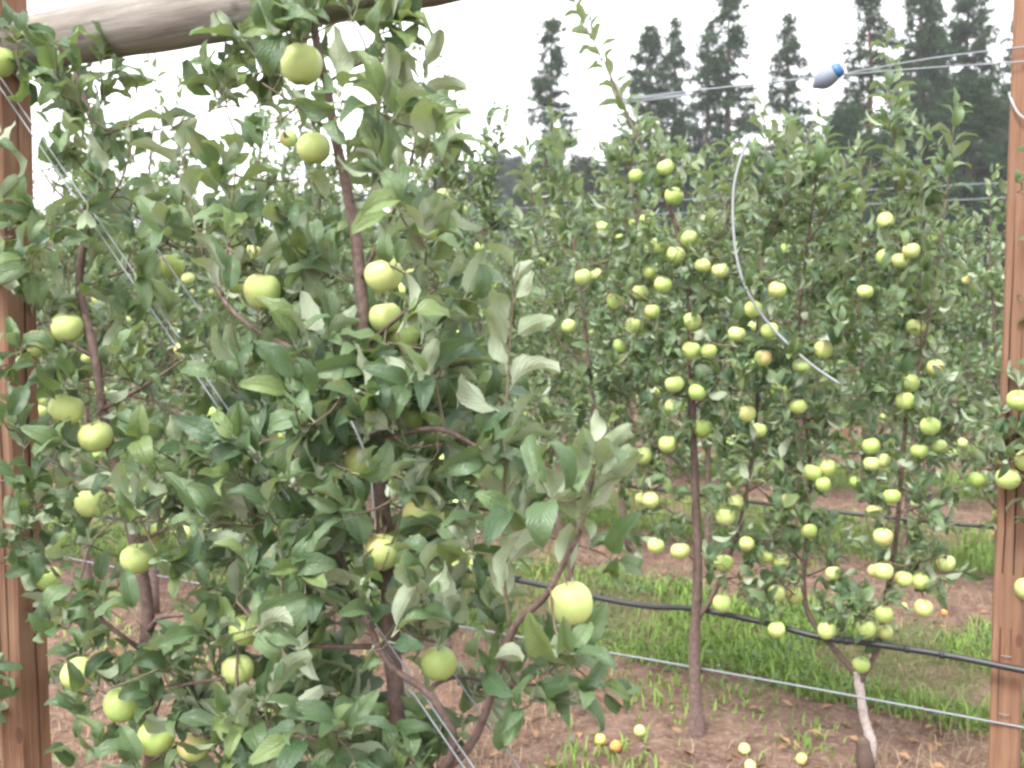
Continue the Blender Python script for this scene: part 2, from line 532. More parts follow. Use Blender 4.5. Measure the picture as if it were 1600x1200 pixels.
# ------------------------------------------------------------------ leaf templates
def leaf_template(nl, nw, fold, curl, wave, twist, width=0.56, petiole=0.24, pside=True):
    """unit leaf: petiole from the origin along +Y, then the blade; the whole is about 1 + petiole long, top is +Z"""
    ts = np.linspace(0, 1, nl + 1)
    ws = np.linspace(-1, 1, nw + 1)
    ph = rng.uniform(0, 6.28)
    y, z, ang = petiole, 0.0, 0.25 + 0.1 * rng.normal()
    V, UV = [], []
    cy_, cz_ = petiole, 0.03
    prev = 0
    for t in ts:
        a = ang - curl * t
        cy_ += (t - prev) * math.cos(a); cz_ += (t - prev) * math.sin(a); prev = t
        hw = 0.5 * width * (math.sin(math.pi * min(1, t ** 0.74)) ** 0.7) * (1 - 0.1 * t)
        if t >= 1: hw = 0.0
        if t <= 0: hw = 0.03
        tw = twist * t
        for w in ws:
            x = w * hw
            up = fold * abs(x) * (1.0 - 0.35 * abs(w)) + wave * hw * math.sin(ph + 9 * t + (1.5 if w > 0 else 0)) * abs(w)
            x2 = x * math.cos(tw) - up * math.sin(tw)
            u2 = x * math.sin(tw) + up * math.cos(tw)
            jag = 0.018 * (1 if (round(t * nl) % 2) else -1) * abs(w) * (nl > 4)
            V.append([x2 * (1 - 0.12 * fold), cy_ - math.sin(a) * u2 + jag, cz_ + math.cos(a) * u2])
            UV.append([0.5 + 0.5 * w, t])
    V = np.array(V); UV = np.array(UV)
    m = nw + 1
    i, j = np.meshgrid(np.arange(nl), np.arange(nw), indexing='ij')
    a = i * m + j
    Q = np.stack([a, a + 1, a + m + 1, a + m], -1).reshape(-1, 4)
    if pside:
        r = 0.013
        b = len(V)
        P = []
        for (yy, zz, rr) in ((0, 0, r * 1.5), (petiole + 0.02, 0.03, r)):
            P += [[-rr, yy, zz], [rr, yy, zz], [0, yy, zz + rr * 1.4]]
        V = np.vstack([V, P]); UV = np.vstack([UV, [[0.5, 0]] * 6])
        Q = np.vstack([Q, [[b, b + 1, b + 4, b + 3], [b + 1, b + 2, b + 5, b + 4], [b + 2, b, b + 3, b + 5]]])
    return V, Q, UV

TPL = {
    0: [leaf_template(8, 4, rng.uniform(0.35, 1.25), rng.uniform(0.5, 2.3), rng.uniform(0.12, 0.4), rng.uniform(-1.0, 1.0), rng.uniform(0.42, 0.56)) for _ in range(16)],
    1: [leaf_template(6, 2, rng.uniform(0.35, 1.1), rng.uniform(0.4, 2.0), rng.uniform(0.0, 0.3), rng.uniform(-0.8, 0.8), rng.uniform(0.4, 0.52)) for _ in range(12)],
    2: [leaf_template(3, 2, rng.uniform(0.2, 0.8), rng.uniform(0.3, 1.3), 0.1, rng.uniform(-0.5, 0.5), 0.52, 0.2, False) for _ in range(5)],
    3: [leaf_template(2, 2, rng.uniform(0.2, 0.6), rng.uniform(0.3, 1.0), 0.0, 0.0, 0.56, 0.1, False) for _ in range(4)],
}
LEAF_MESH = {}
for lod in (0, 1):
    LEAF_MESH[lod] = []
    for V, Q, UV in TPL[lod]:
        LEAF_MESH[lod].append(mesh_np('leaf', V, [Q], M['leaf'], uv=UV, attrs={'lv': np.zeros(len(V))}))

def frames(D, N):
    D = D / np.linalg.norm(D, axis=1)[:, None]
    X = np.cross(D, N)
    X /= np.maximum(np.linalg.norm(X, axis=1), 1e-6)[:, None]
    Z = np.cross(X, D)
    return np.stack([X, D, Z], -1)            # columns

def joined_leaves(name, lod, P, Fm, S, var, vi, mat):
    Vs, Qs, Us, As, o = [], [], [], [], 0
    for k, (V, Q, UV) in enumerate(TPL[lod]):
        sel = np.where(vi == k)[0]
        if not len(sel): continue
        W = np.einsum('nij,vj->nvi', Fm[sel], V) * S[sel][:, None, None] + P[sel][:, None, :]
        n, nv = len(sel), len(V)
        Vs.append(W.reshape(-1, 3))
        Qs.append((Q[None] + (np.arange(n) * nv)[:, None, None] + o).reshape(-1, 4))
        Us.append(np.tile(UV, (n, 1)))
        As.append(np.repeat(var[sel], nv))
        o += n * nv
    return mesh_np(name, np.vstack(Vs), [np.vstack(Qs)], mat, uv=np.vstack(Us), attrs={'lv': np.concatenate(As)})

# ------------------------------------------------------------------ apple template
def apple_mesh(k, segs=20, rings=13):
    V = []
    ph = rng.uniform(0, 6.28)
    prof = []
    for j in range(rings + 1):
        t = j / rings
        th = math.pi * t                                  # 0 = top
        r = math.sin(th) ** 0.85
        z = math.cos(th)
        # stem cavity and calyx basin
        z -= 0.30 * math.exp(-(r / 0.26) ** 2) * (z > 0)
        z += 0.20 * math.exp(-(r / 0.24) ** 2) * (z < 0)
        r *= 1.0 + 0.07 * math.cos(th) - 0.0
        prof.append((r, z * 0.93))
    for j, (r, z) in enumerate(prof):
        for s in range(segs):
            a = 2 * math.pi * s / segs
            lob = 1 + (0.02 + 0.04 * (j / rings) ** 2) * math.cos(5 * a + ph) + 0.03 * math.cos(a + ph * 2)
            zz = z + (0.03 * math.cos(5 * a + ph) if j > rings * 0.75 and r > 0.05 else 0)
            V.append([0.5 * r * lob * math.cos(a), 0.5 * r * lob * math.sin(a), 0.5 * zz])
    V = np.array(V)
    i, j = np.meshgrid(np.arange(rings), np.arange(segs), indexing='ij')
    a = i * segs + j; b = i * segs + (j + 1) % segs
    Q = np.stack([a, a + segs, b + segs, b], -1).reshape(-1, 4)
    V = V * 0.078
    return mesh_np('apple', V, [Q], M['apple'])
APPLES = [apple_mesh(k) for k in range(4)]
APPLE_FAR = [apple_mesh(k, 10, 7) for k in range(2)]
STEM = tube_mesh('stem', smooth_path([(0, 0, 0.018), (0.001, 0, 0.035), (0.004, 0.002, 0.055)], 5), [0.0022, 0.0014, 0.0012, 0.0013, 0.002], M['twig'], 5)
CALYX = mesh_np('calyx', np.array([[0.004 * math.cos(a * 1.2566) * (1 if s else 0.3), 0.004 * math.sin(a * 1.2566) * (1 if s else 0.3), -0.028 - 0.004 * s]
                                   for a in range(5) for s in (0, 1)]),
                [np.array([[2 * a, 2 * a + 1, (2 * a + 2) % 10] for a in range(5)])], M['twig'])

def add_apple(parent, pos, dia, detail=True, rz=None):
    me = random.choice(APPLES if detail else APPLE_FAR)
    o = link_mesh('apple', me, parent)
    s = dia / 0.078 * random.uniform(0.93, 1.06)
    o.location = pos
    o.rotation_euler = (random.gauss(0, 0.22), random.gauss(0, 0.22), random.gauss(0.0, 0.9) if rz is None else rz)
    o.scale = (s * random.uniform(0.96, 1.03), s, s * random.uniform(0.9, 1.08))
    if detail:
        st = link_mesh('stem', STEM, o)
        ca = link_mesh('calyx', CALYX, o)
    return o

# ------------------------------------------------------------------ apple trees traced from the place
def cluster_leaves(C, base_dir, n, size, spread=0.9, turned=0.2):
    """a rosette of n leaves at point C"""
    P, D, N, S = [], [], [], []
    base_dir = nrm(base_dir)
    a0 = rng.uniform(0, 6.28)
    ref = np.array([0, 0, 1.0]) if abs(base_dir[2]) < 0.85 else np.array([1.0, 0, 0])
    A = nrm(np.cross(base_dir, ref)); B = np.cross(base_dir, A)
    for k in range(n):
        az = a0 + k * 2.4 + rng.normal(0, 0.25)
        el = rng.uniform(0.15, 1.0) * spread
        d = base_dir * (1 - el * 0.55) + (A * math.cos(az) + B * math.sin(az)) * el
        d = nrm(d + np.array([0.12, 0, 0.08]) + rng.normal(0, 0.14, 3))
        up = nrm(np.array([0, -0.25, 1.0]) + base_dir * 0.5 + rng.normal(0, 0.55, 3))
        if rng.uniform() < turned: up = -up            # turned over by the wind
        P.append(C + base_dir * rng.uniform(-0.012, 0.012)); D.append(d); N.append(up)
        S.append(size * rng.uniform(0.62, 1.12))
    return P, D, N, S

def shoot_leaves(path, size, step, blown=False):
    """alternate leaves up a young shoot"""
    P, D, N, S = [], [], [], []
    seg = np.linalg.norm(np.diff(path, axis=0), axis=1)
    L = np.concatenate([[0], np.cumsum(seg)])
    s, k = step * 0.6, 0
    az0 = rng.uniform(0, 6.28)
    while s < L[-1]:
        c = np.array([np.interp(s, L, path[:, i]) for i in range(3)])
        i = min(len(path) - 2, int(np.searchsorted(L, s)) - 1)
        t = nrm(path[max(i, 0) + 1] - path[max(i, 0)])
        ref = np.array([0, 1.0, 0])
        A = nrm(np.cross(t, ref)); B = np.cross(t, A)
        az = az0 + k * 2.4
        f = s / L[-1]
        open_ = 0.95 - 0.5 * f
        radial = A * math.cos(az) + B * math.sin(az) * 0.8
        d = nrm(t * (1 - open_ * 0.4) + radial * open_ + rng.normal(0, 0.1, 3))
        up = nrm(t * 0.9 - radial * 0.8 + rng.normal(0, 0.25, 3))     # the upper face looks in towards the stem
        if blown:                                  # bent over by the breeze: the felted underside shows
            d = nrm(t * 1.0 + radial * 1.05 * np.array([1, 0.5, 0.6]) + rng.normal(0, 0.2, 3))
            up = nrm(np.array([0, 0.8, 0.45]) + rng.normal(0, 0.45, 3))
        elif rng.uniform() < 0.15: up = -up
        P.append(c); D.append(d); N.append(up)
        S.append(size * rng.uniform(0.75, 1.1) * (1 - 0.4 * max(0, f - 0.7) / 0.3))
        s += step * rng.uniform(0.7, 1.3); k += 1
    return P, D, N, S

class Tree:
    def __init__(self, name, base, label, group, lod, rz=0.0):
        self.base = np.array([base[0], base[1], 0.0])
        self.e = empty(name, self.base)
        tag(self.e, label, 'apple tree', group)
        self.lod = lod
        self.skel = []            # dense points on the wood (world)
        self.tan = []
        self.P, self.D, self.N, self.S = [], [], [], []
        self.twigs = []
        self.apples = []
        self.clear = []
    def wood(self, name, pts, r0, r1, mat='bark', sides=8, n=None, wob=0.06):
        pts = np.asarray(pts, float)
        n = n or max(6, 4 * len(pts))
        path = smooth_path(pts, n)
        rad = r0 + (r1 - r0) * np.linspace(0, 1, n) ** 0.8
        rad = rad * (1 + 0.05 * rng.normal(size=n))
        if name == 'trunk': rad = rad * (1 + 0.45 * np.exp(-(np.linspace(0, 1, n) * 16) ** 2))
        link_mesh(name, tube_mesh(name, path - self.base, rad, M[mat], sides, wob), self.e)
        self.skel.append(path)
        self.tan.append(np.gradient(path, axis=0))
        return path
    def shoot(self, pts, size, step, r0=0.004, blown=False):
        path = self.wood('shoot', pts, r0, 0.0012, 'twig', 6, None, 0.0)
        self.add(shoot_leaves(path, size, step, blown))
        return path
    def add(self, L):
        self.P += L[0]; self.D += L[1]; self.N += L[2]; self.S += L[3]
    def nearest(self, p):
        K = np.vstack(self.skel)
        d = np.linalg.norm((K - p) * np.array([1, 1, 1.25]), axis=1)
        # prefer wood below the point
        d = d + 0.35 * np.maximum(0, K[:, 2] - p[2])
        return K[int(np.argmin(d))]
    def twig(self, a, b, r=0.0022):
        mid = (a + b) / 2 + np.array([0, 0, -0.04 * np.linalg.norm(b - a)]) + rng.normal(0, 0.006, 3)
        L = np.linalg.norm(b - a)
        path = smooth_path([a, mid, b], 5)
        self.twigs.append(tube(path - self.base, np.linspace(r * (1.2 + L * 2), r, 5), 4, 0, False))
    def fill(self, ellipses, z0, sigma, size, per, nleaf=(4, 7), px_leaf=1.0):
        C = []
        for e in ellipses:
            cx, cy_, rx, ry = e[:4]
            dens = e[4] if len(e) > 4 else 1.0
            for _ in range(max(1, int(dens * math.pi * rx * ry / per))):
                r, a = math.sqrt(rng.uniform()), rng.uniform(0, 6.28)
                C.append(on_row(cx + rx * r * math.cos(a), cy_ + ry * r * math.sin(a), z0 + rng.normal(0, sigma)))
        K = np.vstack(self.skel)
        d0 = [np.min(np.linalg.norm(K - c, axis=1)) for c in C]
        buf = np.zeros((len(K) + 2 * len(C), 3)); buf[:len(K)] = K
        m = len(K)
        for i in np.argsort(d0):                  # nearest first, so that spurs grow outward from each other
            c = C[i]
            dd = np.linalg.norm(buf[:m] - c, axis=1) + 0.25 * np.maximum(0, buf[:m, 2] - c[2])
            k = buf[int(np.argmin(dd))]
            v = c - k
            L = np.linalg.norm(v)
            if L > 0.012:
                self.twig(k, c, 0.0015)
                buf[m] = (k + c) / 2; buf[m + 1] = c; m += 2
            self.add(cluster_leaves(c, nrm(v) + np.array([0, -0.12, 0.65]) + rng.normal(0, 0.25, 3), int(rng.integers(*nleaf)), size, 0.9, 0.27 if self.lod == 0 else 0.36))
    def apple(self, px, py, dia_px, z0, off=0.0, detail=True, leaf_size=0.08):
        d = ray(px, py)
        p = on_row(px, py, z0 + off)
        depth = (p - CAM).dot(np.array([0, cp, -sp]))
        dia = min(0.088, max(0.055, dia_px * depth / F))
        o = add_apple(self.e, p - self.base, dia, detail)
        top = p + np.array([0, 0, dia * 0.62])
        k = self.nearest(top + np.array([0, 0, 0.03]))
        self.twig(k, top, 0.0028)
        self.clear.append((px, py, dia_px * 0.5, depth))
        self.add(cluster_leaves(top, np.array([rng.normal(0, 0.4), 0.25, 0.7]), 3, leaf_size))
    def finish(self, nobj=300, clear_p=0.72, mat='leaf', trunk_clear=()):
        P = np.array(self.P); D = np.array(self.D); N = np.array(self.N); S = np.array(self.S)
        Fm = frames(D, N)
        C = P + Fm[:, :, 1] * (S * 0.7)[:, None]
        px, py, dep = project(C)
        keep = np.ones(len(P), bool)
        lpx = S * F / np.maximum(dep, 0.3) * 0.38
        for (ax, ay, ar, ad) in self.clear:
            hit = (np.hypot(px - ax, py - ay) < ar * 0.72 + lpx * 0.62) & (dep < ad + 0.02)
            keep &= ~(hit & (rng.uniform(size=len(P)) < clear_p))
        for (x0, y0, x1, y1, rr, ad) in trunk_clear:
            t = np.clip(((px - x0) * (x1 - x0) + (py - y0) * (y1 - y0)) / max(1, (x1 - x0) ** 2 + (y1 - y0) ** 2), 0, 1)
            hit = (np.hypot(px - x0 - t * (x1 - x0), py - y0 - t * (y1 - y0)) < rr) & (dep < ad)
            keep &= ~(hit & (rng.uniform(size=len(P)) < 0.8))
        P, Fm, S, px, py, dep = P[keep] - self.base, Fm[keep], S[keep], px[keep], py[keep], dep[keep]
        n = len(P)
        vi = rng.integers(0, len(TPL[self.lod]), n)
        var = rng.uniform(size=n)
        inside = (px > -20) & (px < 1620) & (py > -20) & (py < 1220)
        score = np.where(inside, S / dep, 0)
        order = np.argsort(-score)
        one = [i for i in order[:nobj] if inside[i]]
        for i in one:
            o = bpy.data.objects.new('leaf', LEAF_MESH[self.lod][vi[i]])
            COL.objects.link(o)
            o.parent = self.e
            m = np.eye(4); m[:3, :3] = Fm[i] * S[i]; m[:3, 3] = P[i]
            o.matrix_basis = Matrix(m.tolist())
        rest = np.ones(n, bool); rest[one] = False
        if rest.any():
            f = link_mesh('foliage', joined_leaves('foliage', self.lod, P[rest], Fm[rest], S[rest], var[rest], vi[rest], M[mat]), self.e)
            f['kind'] = 'stuff'
        if self.twigs:
            V, Q, T = join_tubes(self.twigs)
            t = link_mesh('twigs', mesh_np('twigs', V, [Q, T], M['twig']), self.e)
            t['kind'] = 'stuff'
        return n

def rowpts(pts, z0, zoff=0.0):
    out = []
    for q in pts:
        out.append(on_row(q[0], q[1], z0 + (q[2] if len(q) > 2 else 0) + zoff))
    return out

def to_ground(p, dx=0.0):
    return np.array([p[0] + dx, p[1], -0.02])

# ---------- row 0: the tall tree in the middle of the near row
Z0 = 1.90
T0 = Tree('apple_tree', to_ground(on_row(625, 1200, Z0)), 'tall near apple tree with large dark leaves crossing in front of the log beam', 'apple trees of the nearest row', 0)
trunk = rowpts([(628, 1230), (620, 1100), (611, 1000), (605, 900), (598, 790), (588, 680), (574, 560), (563, 440), (556, 370), (541, 290), (523, 210), (510, 130), (493, 60), (486, -40), (480, -120)], Z0)
T0.wood('trunk', [to_ground(trunk[0], 0.02), (trunk[0] + to_ground(trunk[0], 0.02)) / 2] + trunk, 0.022, 0.006, sides=10)
for pts, r in [
    ([(628, 1240, 0), (735, 1165, -0.05), (798, 990, -0.08), (850, 935, -0.1), (884, 872, -0.1), (905, 835, -0.1)], 0.010),
    ([(630, 1260, 0), (708, 1175, -0.06), (676, 1090, -0.09), (612, 1042, -0.1), (578, 980, -0.1), (545, 900, -0.08), (522, 845, -0.05), (480, 760, -0.02)], 0.009),
    ([(570, 600, 0), (490, 560, -0.06), (400, 515, -0.08), (347, 465, -0.08), (318, 400, -0.05)], 0.007),
    ([(563, 440, 0), (606, 350, -0.05), (636, 280, -0.06)], 0.005),
    ([(572, 540, 0), (630, 490, -0.06), (682, 452, -0.08)], 0.005),
    ([(588, 690, 0), (680, 670, -0.08), (750, 700, -0.1), (835, 740, -0.1)], 0.006),
    ([(600, 830, 0), (690, 790, 0.1), (780, 800, 0.12)], 0.006),
    ([(606, 920, 0), (530, 900, 0.12), (440, 880, 0.12), (380, 830, 0.1)], 0.006),
    ([(612, 1010, 0), (520, 1010, -0.1), (430, 1000, -0.14), (370, 940, -0.14)], 0.006),
    ([(625, 1180, 0), (520, 1160, -0.12), (430, 1140, -0.16), (370, 1090, -0.15)], 0.006),
    ([(620, 1120, 0), (700, 1060, 0.1), (790, 1070, 0.08), (870, 1070, 0.02)], 0.006),
    ([(523, 210, 0), (470, 170, -0.06), (410, 130, -0.08)], 0.004),
    ([(510, 130, 0), (560, 100, -0.05), (610, 90, -0.05)], 0.004),
]:
    T0.wood('branch', rowpts(pts, Z0), r, r * 0.4, sides=7)
for pts, st in [
    ([(636, 280, -0.06), (648, 225, -0.06), (660, 160, -0.06), (664, 105, -0.05)], 0.036),
    ([(318, 400, -0.05), (300, 330, -0.05), (285, 250, -0.04), (268, 200, -0.03)], 0.04),
    ([(347, 465, -0.08), (358, 370, -0.08), (366, 290, -0.07), (372, 215, -0.05)], 0.036),
    ([(798, 990, -0.08), (786, 880, -0.1), (788, 760, -0.12), (791, 640, -0.12), (797, 530, -0.12), (803, 450, -0.12), (812, 410, -0.12)], 0.03),
    ([(905, 835, -0.1), (922, 770, -0.1), (930, 730, -0.1), (934, 700, -0.1)], 0.011),
    ([(540, 890, -0.08), (450, 1000, -0.15), (440, 900, -0.18), (434, 820, -0.18)], 0.035),
    ([(486, -40, 0), (440, -20, -0.05), (400, 10, -0.06)], 0.03),
]:
    T0.shoot(rowpts(pts, Z0), 0.096, st, 0.004, pts[0][0] in (798, 905, 636))
for a in [(472, 101, 62, -0.05), (490, 232, 58, -0.04), (600, 430, 58, -0.06), (410, 455, 60, -0.1), (603, 497, 56, 0.02), (632, 525, 46, 0.06), (566, 722, 58, -0.03),
          (597, 863, 60, -0.07), (662, 808, 62, 0.02), (893, 943, 68, -0.1), (686, 1037, 55, 0.02), (643, 655, 52, 0.1), (382, 985, 50, -0.02), (372, 1047, 50, -0.02), (728, 716, 38, 0.2)]:
    T0.apple(a[0], a[1], a[2], Z0, a[3], True, 0.09)
T0.fill([(490, 20, 80, 45), (410, 95, 65, 60), (575, 60, 55, 50), (385, 150, 55, 35), (430, 190, 45, 35, 0.7), (565, 150, 50, 55, 0.8), (600, 200, 45, 55, 0.8), (570, 260, 40, 50, 0.6), (620, 300, 50, 45, 0.8),
         (480, 275, 45, 25, 0.6), (680, 265, 50, 40), (330, 310, 50, 40, 0.5), (320, 400, 70, 60), (440, 380, 70, 40, 0.6), (450, 460, 110, 60), (420, 560, 120, 70, 1.2), (570, 580, 120, 80, 1.3), (640, 390, 50, 60, 0.7),
         (680, 480, 50, 60, 0.8), (670, 610, 75, 80, 1.1), (420, 690, 110, 80), (550, 690, 100, 80, 1.2), (690, 740, 100, 70), (400, 820, 110, 80), (510, 840, 100, 80), (660, 880, 90, 70, 0.8),
         (760, 740, 50, 50, 0.8), (850, 810, 60, 50, 0.8), (420, 960, 110, 80), (540, 990, 90, 80), (690, 980, 90, 60, 0.8), (820, 1030, 70, 50), (410, 1120, 120, 80), (540, 1140, 100, 70),
         (670, 1130, 80, 60, 0.7), (790, 1120, 70, 60, 0.7), (890, 1060, 55, 50, 0.7), (920, 880, 40, 40, 0.7), (550, 1240, 160, 60, 0.7)],
        Z0, 0.13, 0.092, 1350)
T0.finish(300, 0.82, trunk_clear=[(505, 120, 560, 430, 26, 9), (600, 800, 612, 1010, 22, 9), (560, 930, 690, 1110, 14, 9), (800, 985, 900, 840, 22, 9), (590, 1005, 722, 1195, 10, 1.93), (130, 345, 330, 640, 12, 2.4)])

# ---------- row 0: the tree in front of the post
Z1 = 1.93
T1 = Tree('apple_tree', to_ground(on_row(238, 1200, Z1)), 'near apple tree laden with green apples, growing against the squared post', 'apple trees of the nearest row', 0)
trunk = rowpts([(238, 1230), (236, 1140), (226, 1050), (231, 960), (221, 890), (205, 820), (178, 720), (160, 640), (150, 560), (130, 480), (124, 430), (140, 340), (160, 270), (152, 215), (120, 120), (100, 50)], Z1)
T1.wood('trunk', [to_ground(trunk[0], 0.03), (trunk[0] + to_ground(trunk[0], 0.03)) / 2] + trunk, 0.021, 0.005, sides=10)
for pts, r in [
    ([(232, 985, 0), (250, 965, -0.03), (290, 960, -0.05), (330, 950, -0.05)], 0.008),
    ([(228, 1020, 0), (180, 985, -0.08), (130, 940, -0.1), (90, 900, -0.1)], 0.007),
    ([(236, 1090, 0), (290, 1070, -0.08), (350, 1060, -0.1)], 0.007),
    ([(236, 1120, 0), (160, 1080, -0.08), (100, 1030, -0.1)], 0.006),
    ([(238, 1200, 0), (300, 1150, -0.06), (350, 1160, -0.06)], 0.006),
    ([(212, 850, 0), (270, 820, -0.05), (320, 780, -0.05)], 0.006),
    ([(190, 770, 0), (130, 750, -0.05), (80, 720, -0.05)], 0.006),
    ([(160, 640, 0), (230, 600, -0.04), (290, 560, -0.02)], 0.006),
    ([(150, 560, 0), (100, 530, -0.06), (60, 500, -0.07)], 0.005),
    ([(126, 450, 0), (200, 420, 0.04), (260, 380, 0.06)], 0.005),
    ([(140, 340, 0), (90, 300, -0.04), (60, 260, -0.05)], 0.004),
    ([(152, 215, 0), (190, 200, -0.03), (230, 190, -0.05)], 0.004),
]:
    T1.wood('branch', rowpts(pts, Z1), r, r * 0.4, sides=7)
for pts, st in [([(140, 340, 0), (180, 300, -0.04), (200, 250, -0.05), (205, 200, -0.05)], 0.04), ([(260, 380, 0.06), (280, 330, 0.05), (290, 280, 0.04)], 0.04), ([(100, 530, -0.06), (60, 470, -0.1), (50, 400, -0.1)], 0.04)]:
    T1.shoot(rowpts(pts, Z1), 0.08, st)
for a in [(215, 873, 57, -0.06), (191, 1101, 56, -0.09), (242, 1153, 55, -0.08), (304, 1166, 54, -0.05), (123, 1054, 56, -0.08), (143, 786, 50, -0.05), (150, 683, 52, -0.03), (104, 640, 52, -0.06),
          (63, 536, 44, -0.03), (105, 512, 48, -0.04), (246, 826, 44, 0.1), (76, 905, 40, 0.08), (268, 415, 42, 0.15), (365, 440, 40, 0.2)]:
    T1.apple(a[0], a[1], a[2], Z1, a[3], True, 0.085)
T1.fill([(100, 110, 60, 50), (150, 150, 55, 45), (60, 260, 40, 40, 0.7), (130, 270, 70, 50, 0.8), (215, 190, 40, 30, 0.8), (190, 330, 70, 50, 0.8), (90, 370, 60, 50), (200, 430, 70, 50), (90, 460, 60, 45),
         (120, 570, 70, 45), (220, 540, 80, 60), (100, 610, 45, 40, 0.7), (230, 650, 70, 70), (240, 740, 80, 60), (110, 740, 65, 45), (120, 840, 70, 50), (270, 830, 70, 50), (290, 890, 60, 40, 0.8), (110, 930, 65, 45),
         (170, 990, 60, 40, 0.8), (290, 1000, 70, 50, 0.8), (100, 1000, 55, 35), (140, 1080, 50, 40), (270, 1070, 60, 40), (340, 1090, 60, 60), (210, 1060, 50, 30, 0.7), (170, 1160, 50, 30), (310, 1120, 60, 40),
         (330, 1190, 60, 40), (200, 1220, 90, 40, 0.6)],
        Z1, 0.12, 0.086, 1250)
T1.finish(300, 0.82, trunk_clear=[(125, 335, 330, 640, 15, 2.45), (146, 560, 175, 715, 20, 9), (220, 890, 232, 985, 22, 9), (232, 985, 320, 955, 14, 9)])

# ---------- row 0: the tree beyond the post, mostly out of the frame
Z2 = 1.93
T2 = Tree('apple_tree', to_ground(on_row(-150, 1200, Z2)), 'apple tree at the frame edge whose leaves lap over the squared post', 'apple trees of the nearest row', 0)
trunk = rowpts([(-150, 1230), (-140, 900), (-120, 600), (-110, 300), (-100, 50), (-95, -100)], Z2)
T2.wood('trunk', [to_ground(trunk[0])] + trunk, 0.02, 0.005, sides=8)
for pts in [[(-130, 800), (-60, 770, -0.1), (10, 750, -0.12)], [(-120, 600), (-60, 590, -0.1), (10, 570, -0.12)], [(-110, 400), (-50, 380, -0.1), (20, 370, -0.12)], [(-105, 150), (-60, 110, -0.08), (0, 60, -0.1)], [(-140, 930), (-60, 900, -0.1), (0, 850, -0.12)]]:
    T2.wood('branch', rowpts(pts, Z2), 0.006, 0.0025, sides=6)
T2.apple(-4, 97, 52, Z2, -0.1, True, 0.08)
T2.fill([(15, 340, 30, 50, 1.4), (25, 430, 30, 40, 1.2), (15, 570, 35, 50, 1.4), (15, 680, 30, 60, 1.2), (35, 790, 45, 50, 1.6), (20, 860, 35, 40, 1.3), (20, 110, 30, 60, 1.2), (-60, 400, 60, 250, 0.6), (-70, 900, 70, 250, 0.6), (-60, 60, 60, 120, 0.6)],
        Z2 - 0.13, 0.05, 0.085, 1700)
T2.finish(300)

# ---------- row 1: trees A (straight trunk), B (forked, pale foot), C (thin, half hidden), E (beyond the second post)
def traced(name, base_px, label, trunk_px, limbs, shoots, apples, ellipses, size=0.072, per=470, r0=0.024, mat='bark', clear=(), top_r=0.005):
    g = on_ground(*base_px)
    z0 = row_of(g)
    T = Tree(name, g, label, 'apple trees of the second row', 1)
    T.z0 = z0
    T.wood('trunk', [np.array([g[0], g[1], -0.02])] + rowpts(trunk_px, z0), r0, top_r, mat, sides=9)
    for pts, r in limbs:
        T.wood('branch', rowpts(pts, z0), r, r * 0.4, sides=7)
    for pts in shoots:
        T.shoot(rowpts(pts, z0), size * 1.2, 0.018)
    for a in apples:
        T.apple(a[0], a[1], a[2] if len(a) > 2 else 29, z0, a[3] if len(a) > 3 else rng.uniform(-0.14, 0.0), True, size)
    T.fill([(q[0], q[1], q[2] * 0.86, q[3] * 1.05) + tuple(q[4:]) for q in ellipses], z0, 0.11, size, per)
    T.finish(300, trunk_clear=clear)
    return T

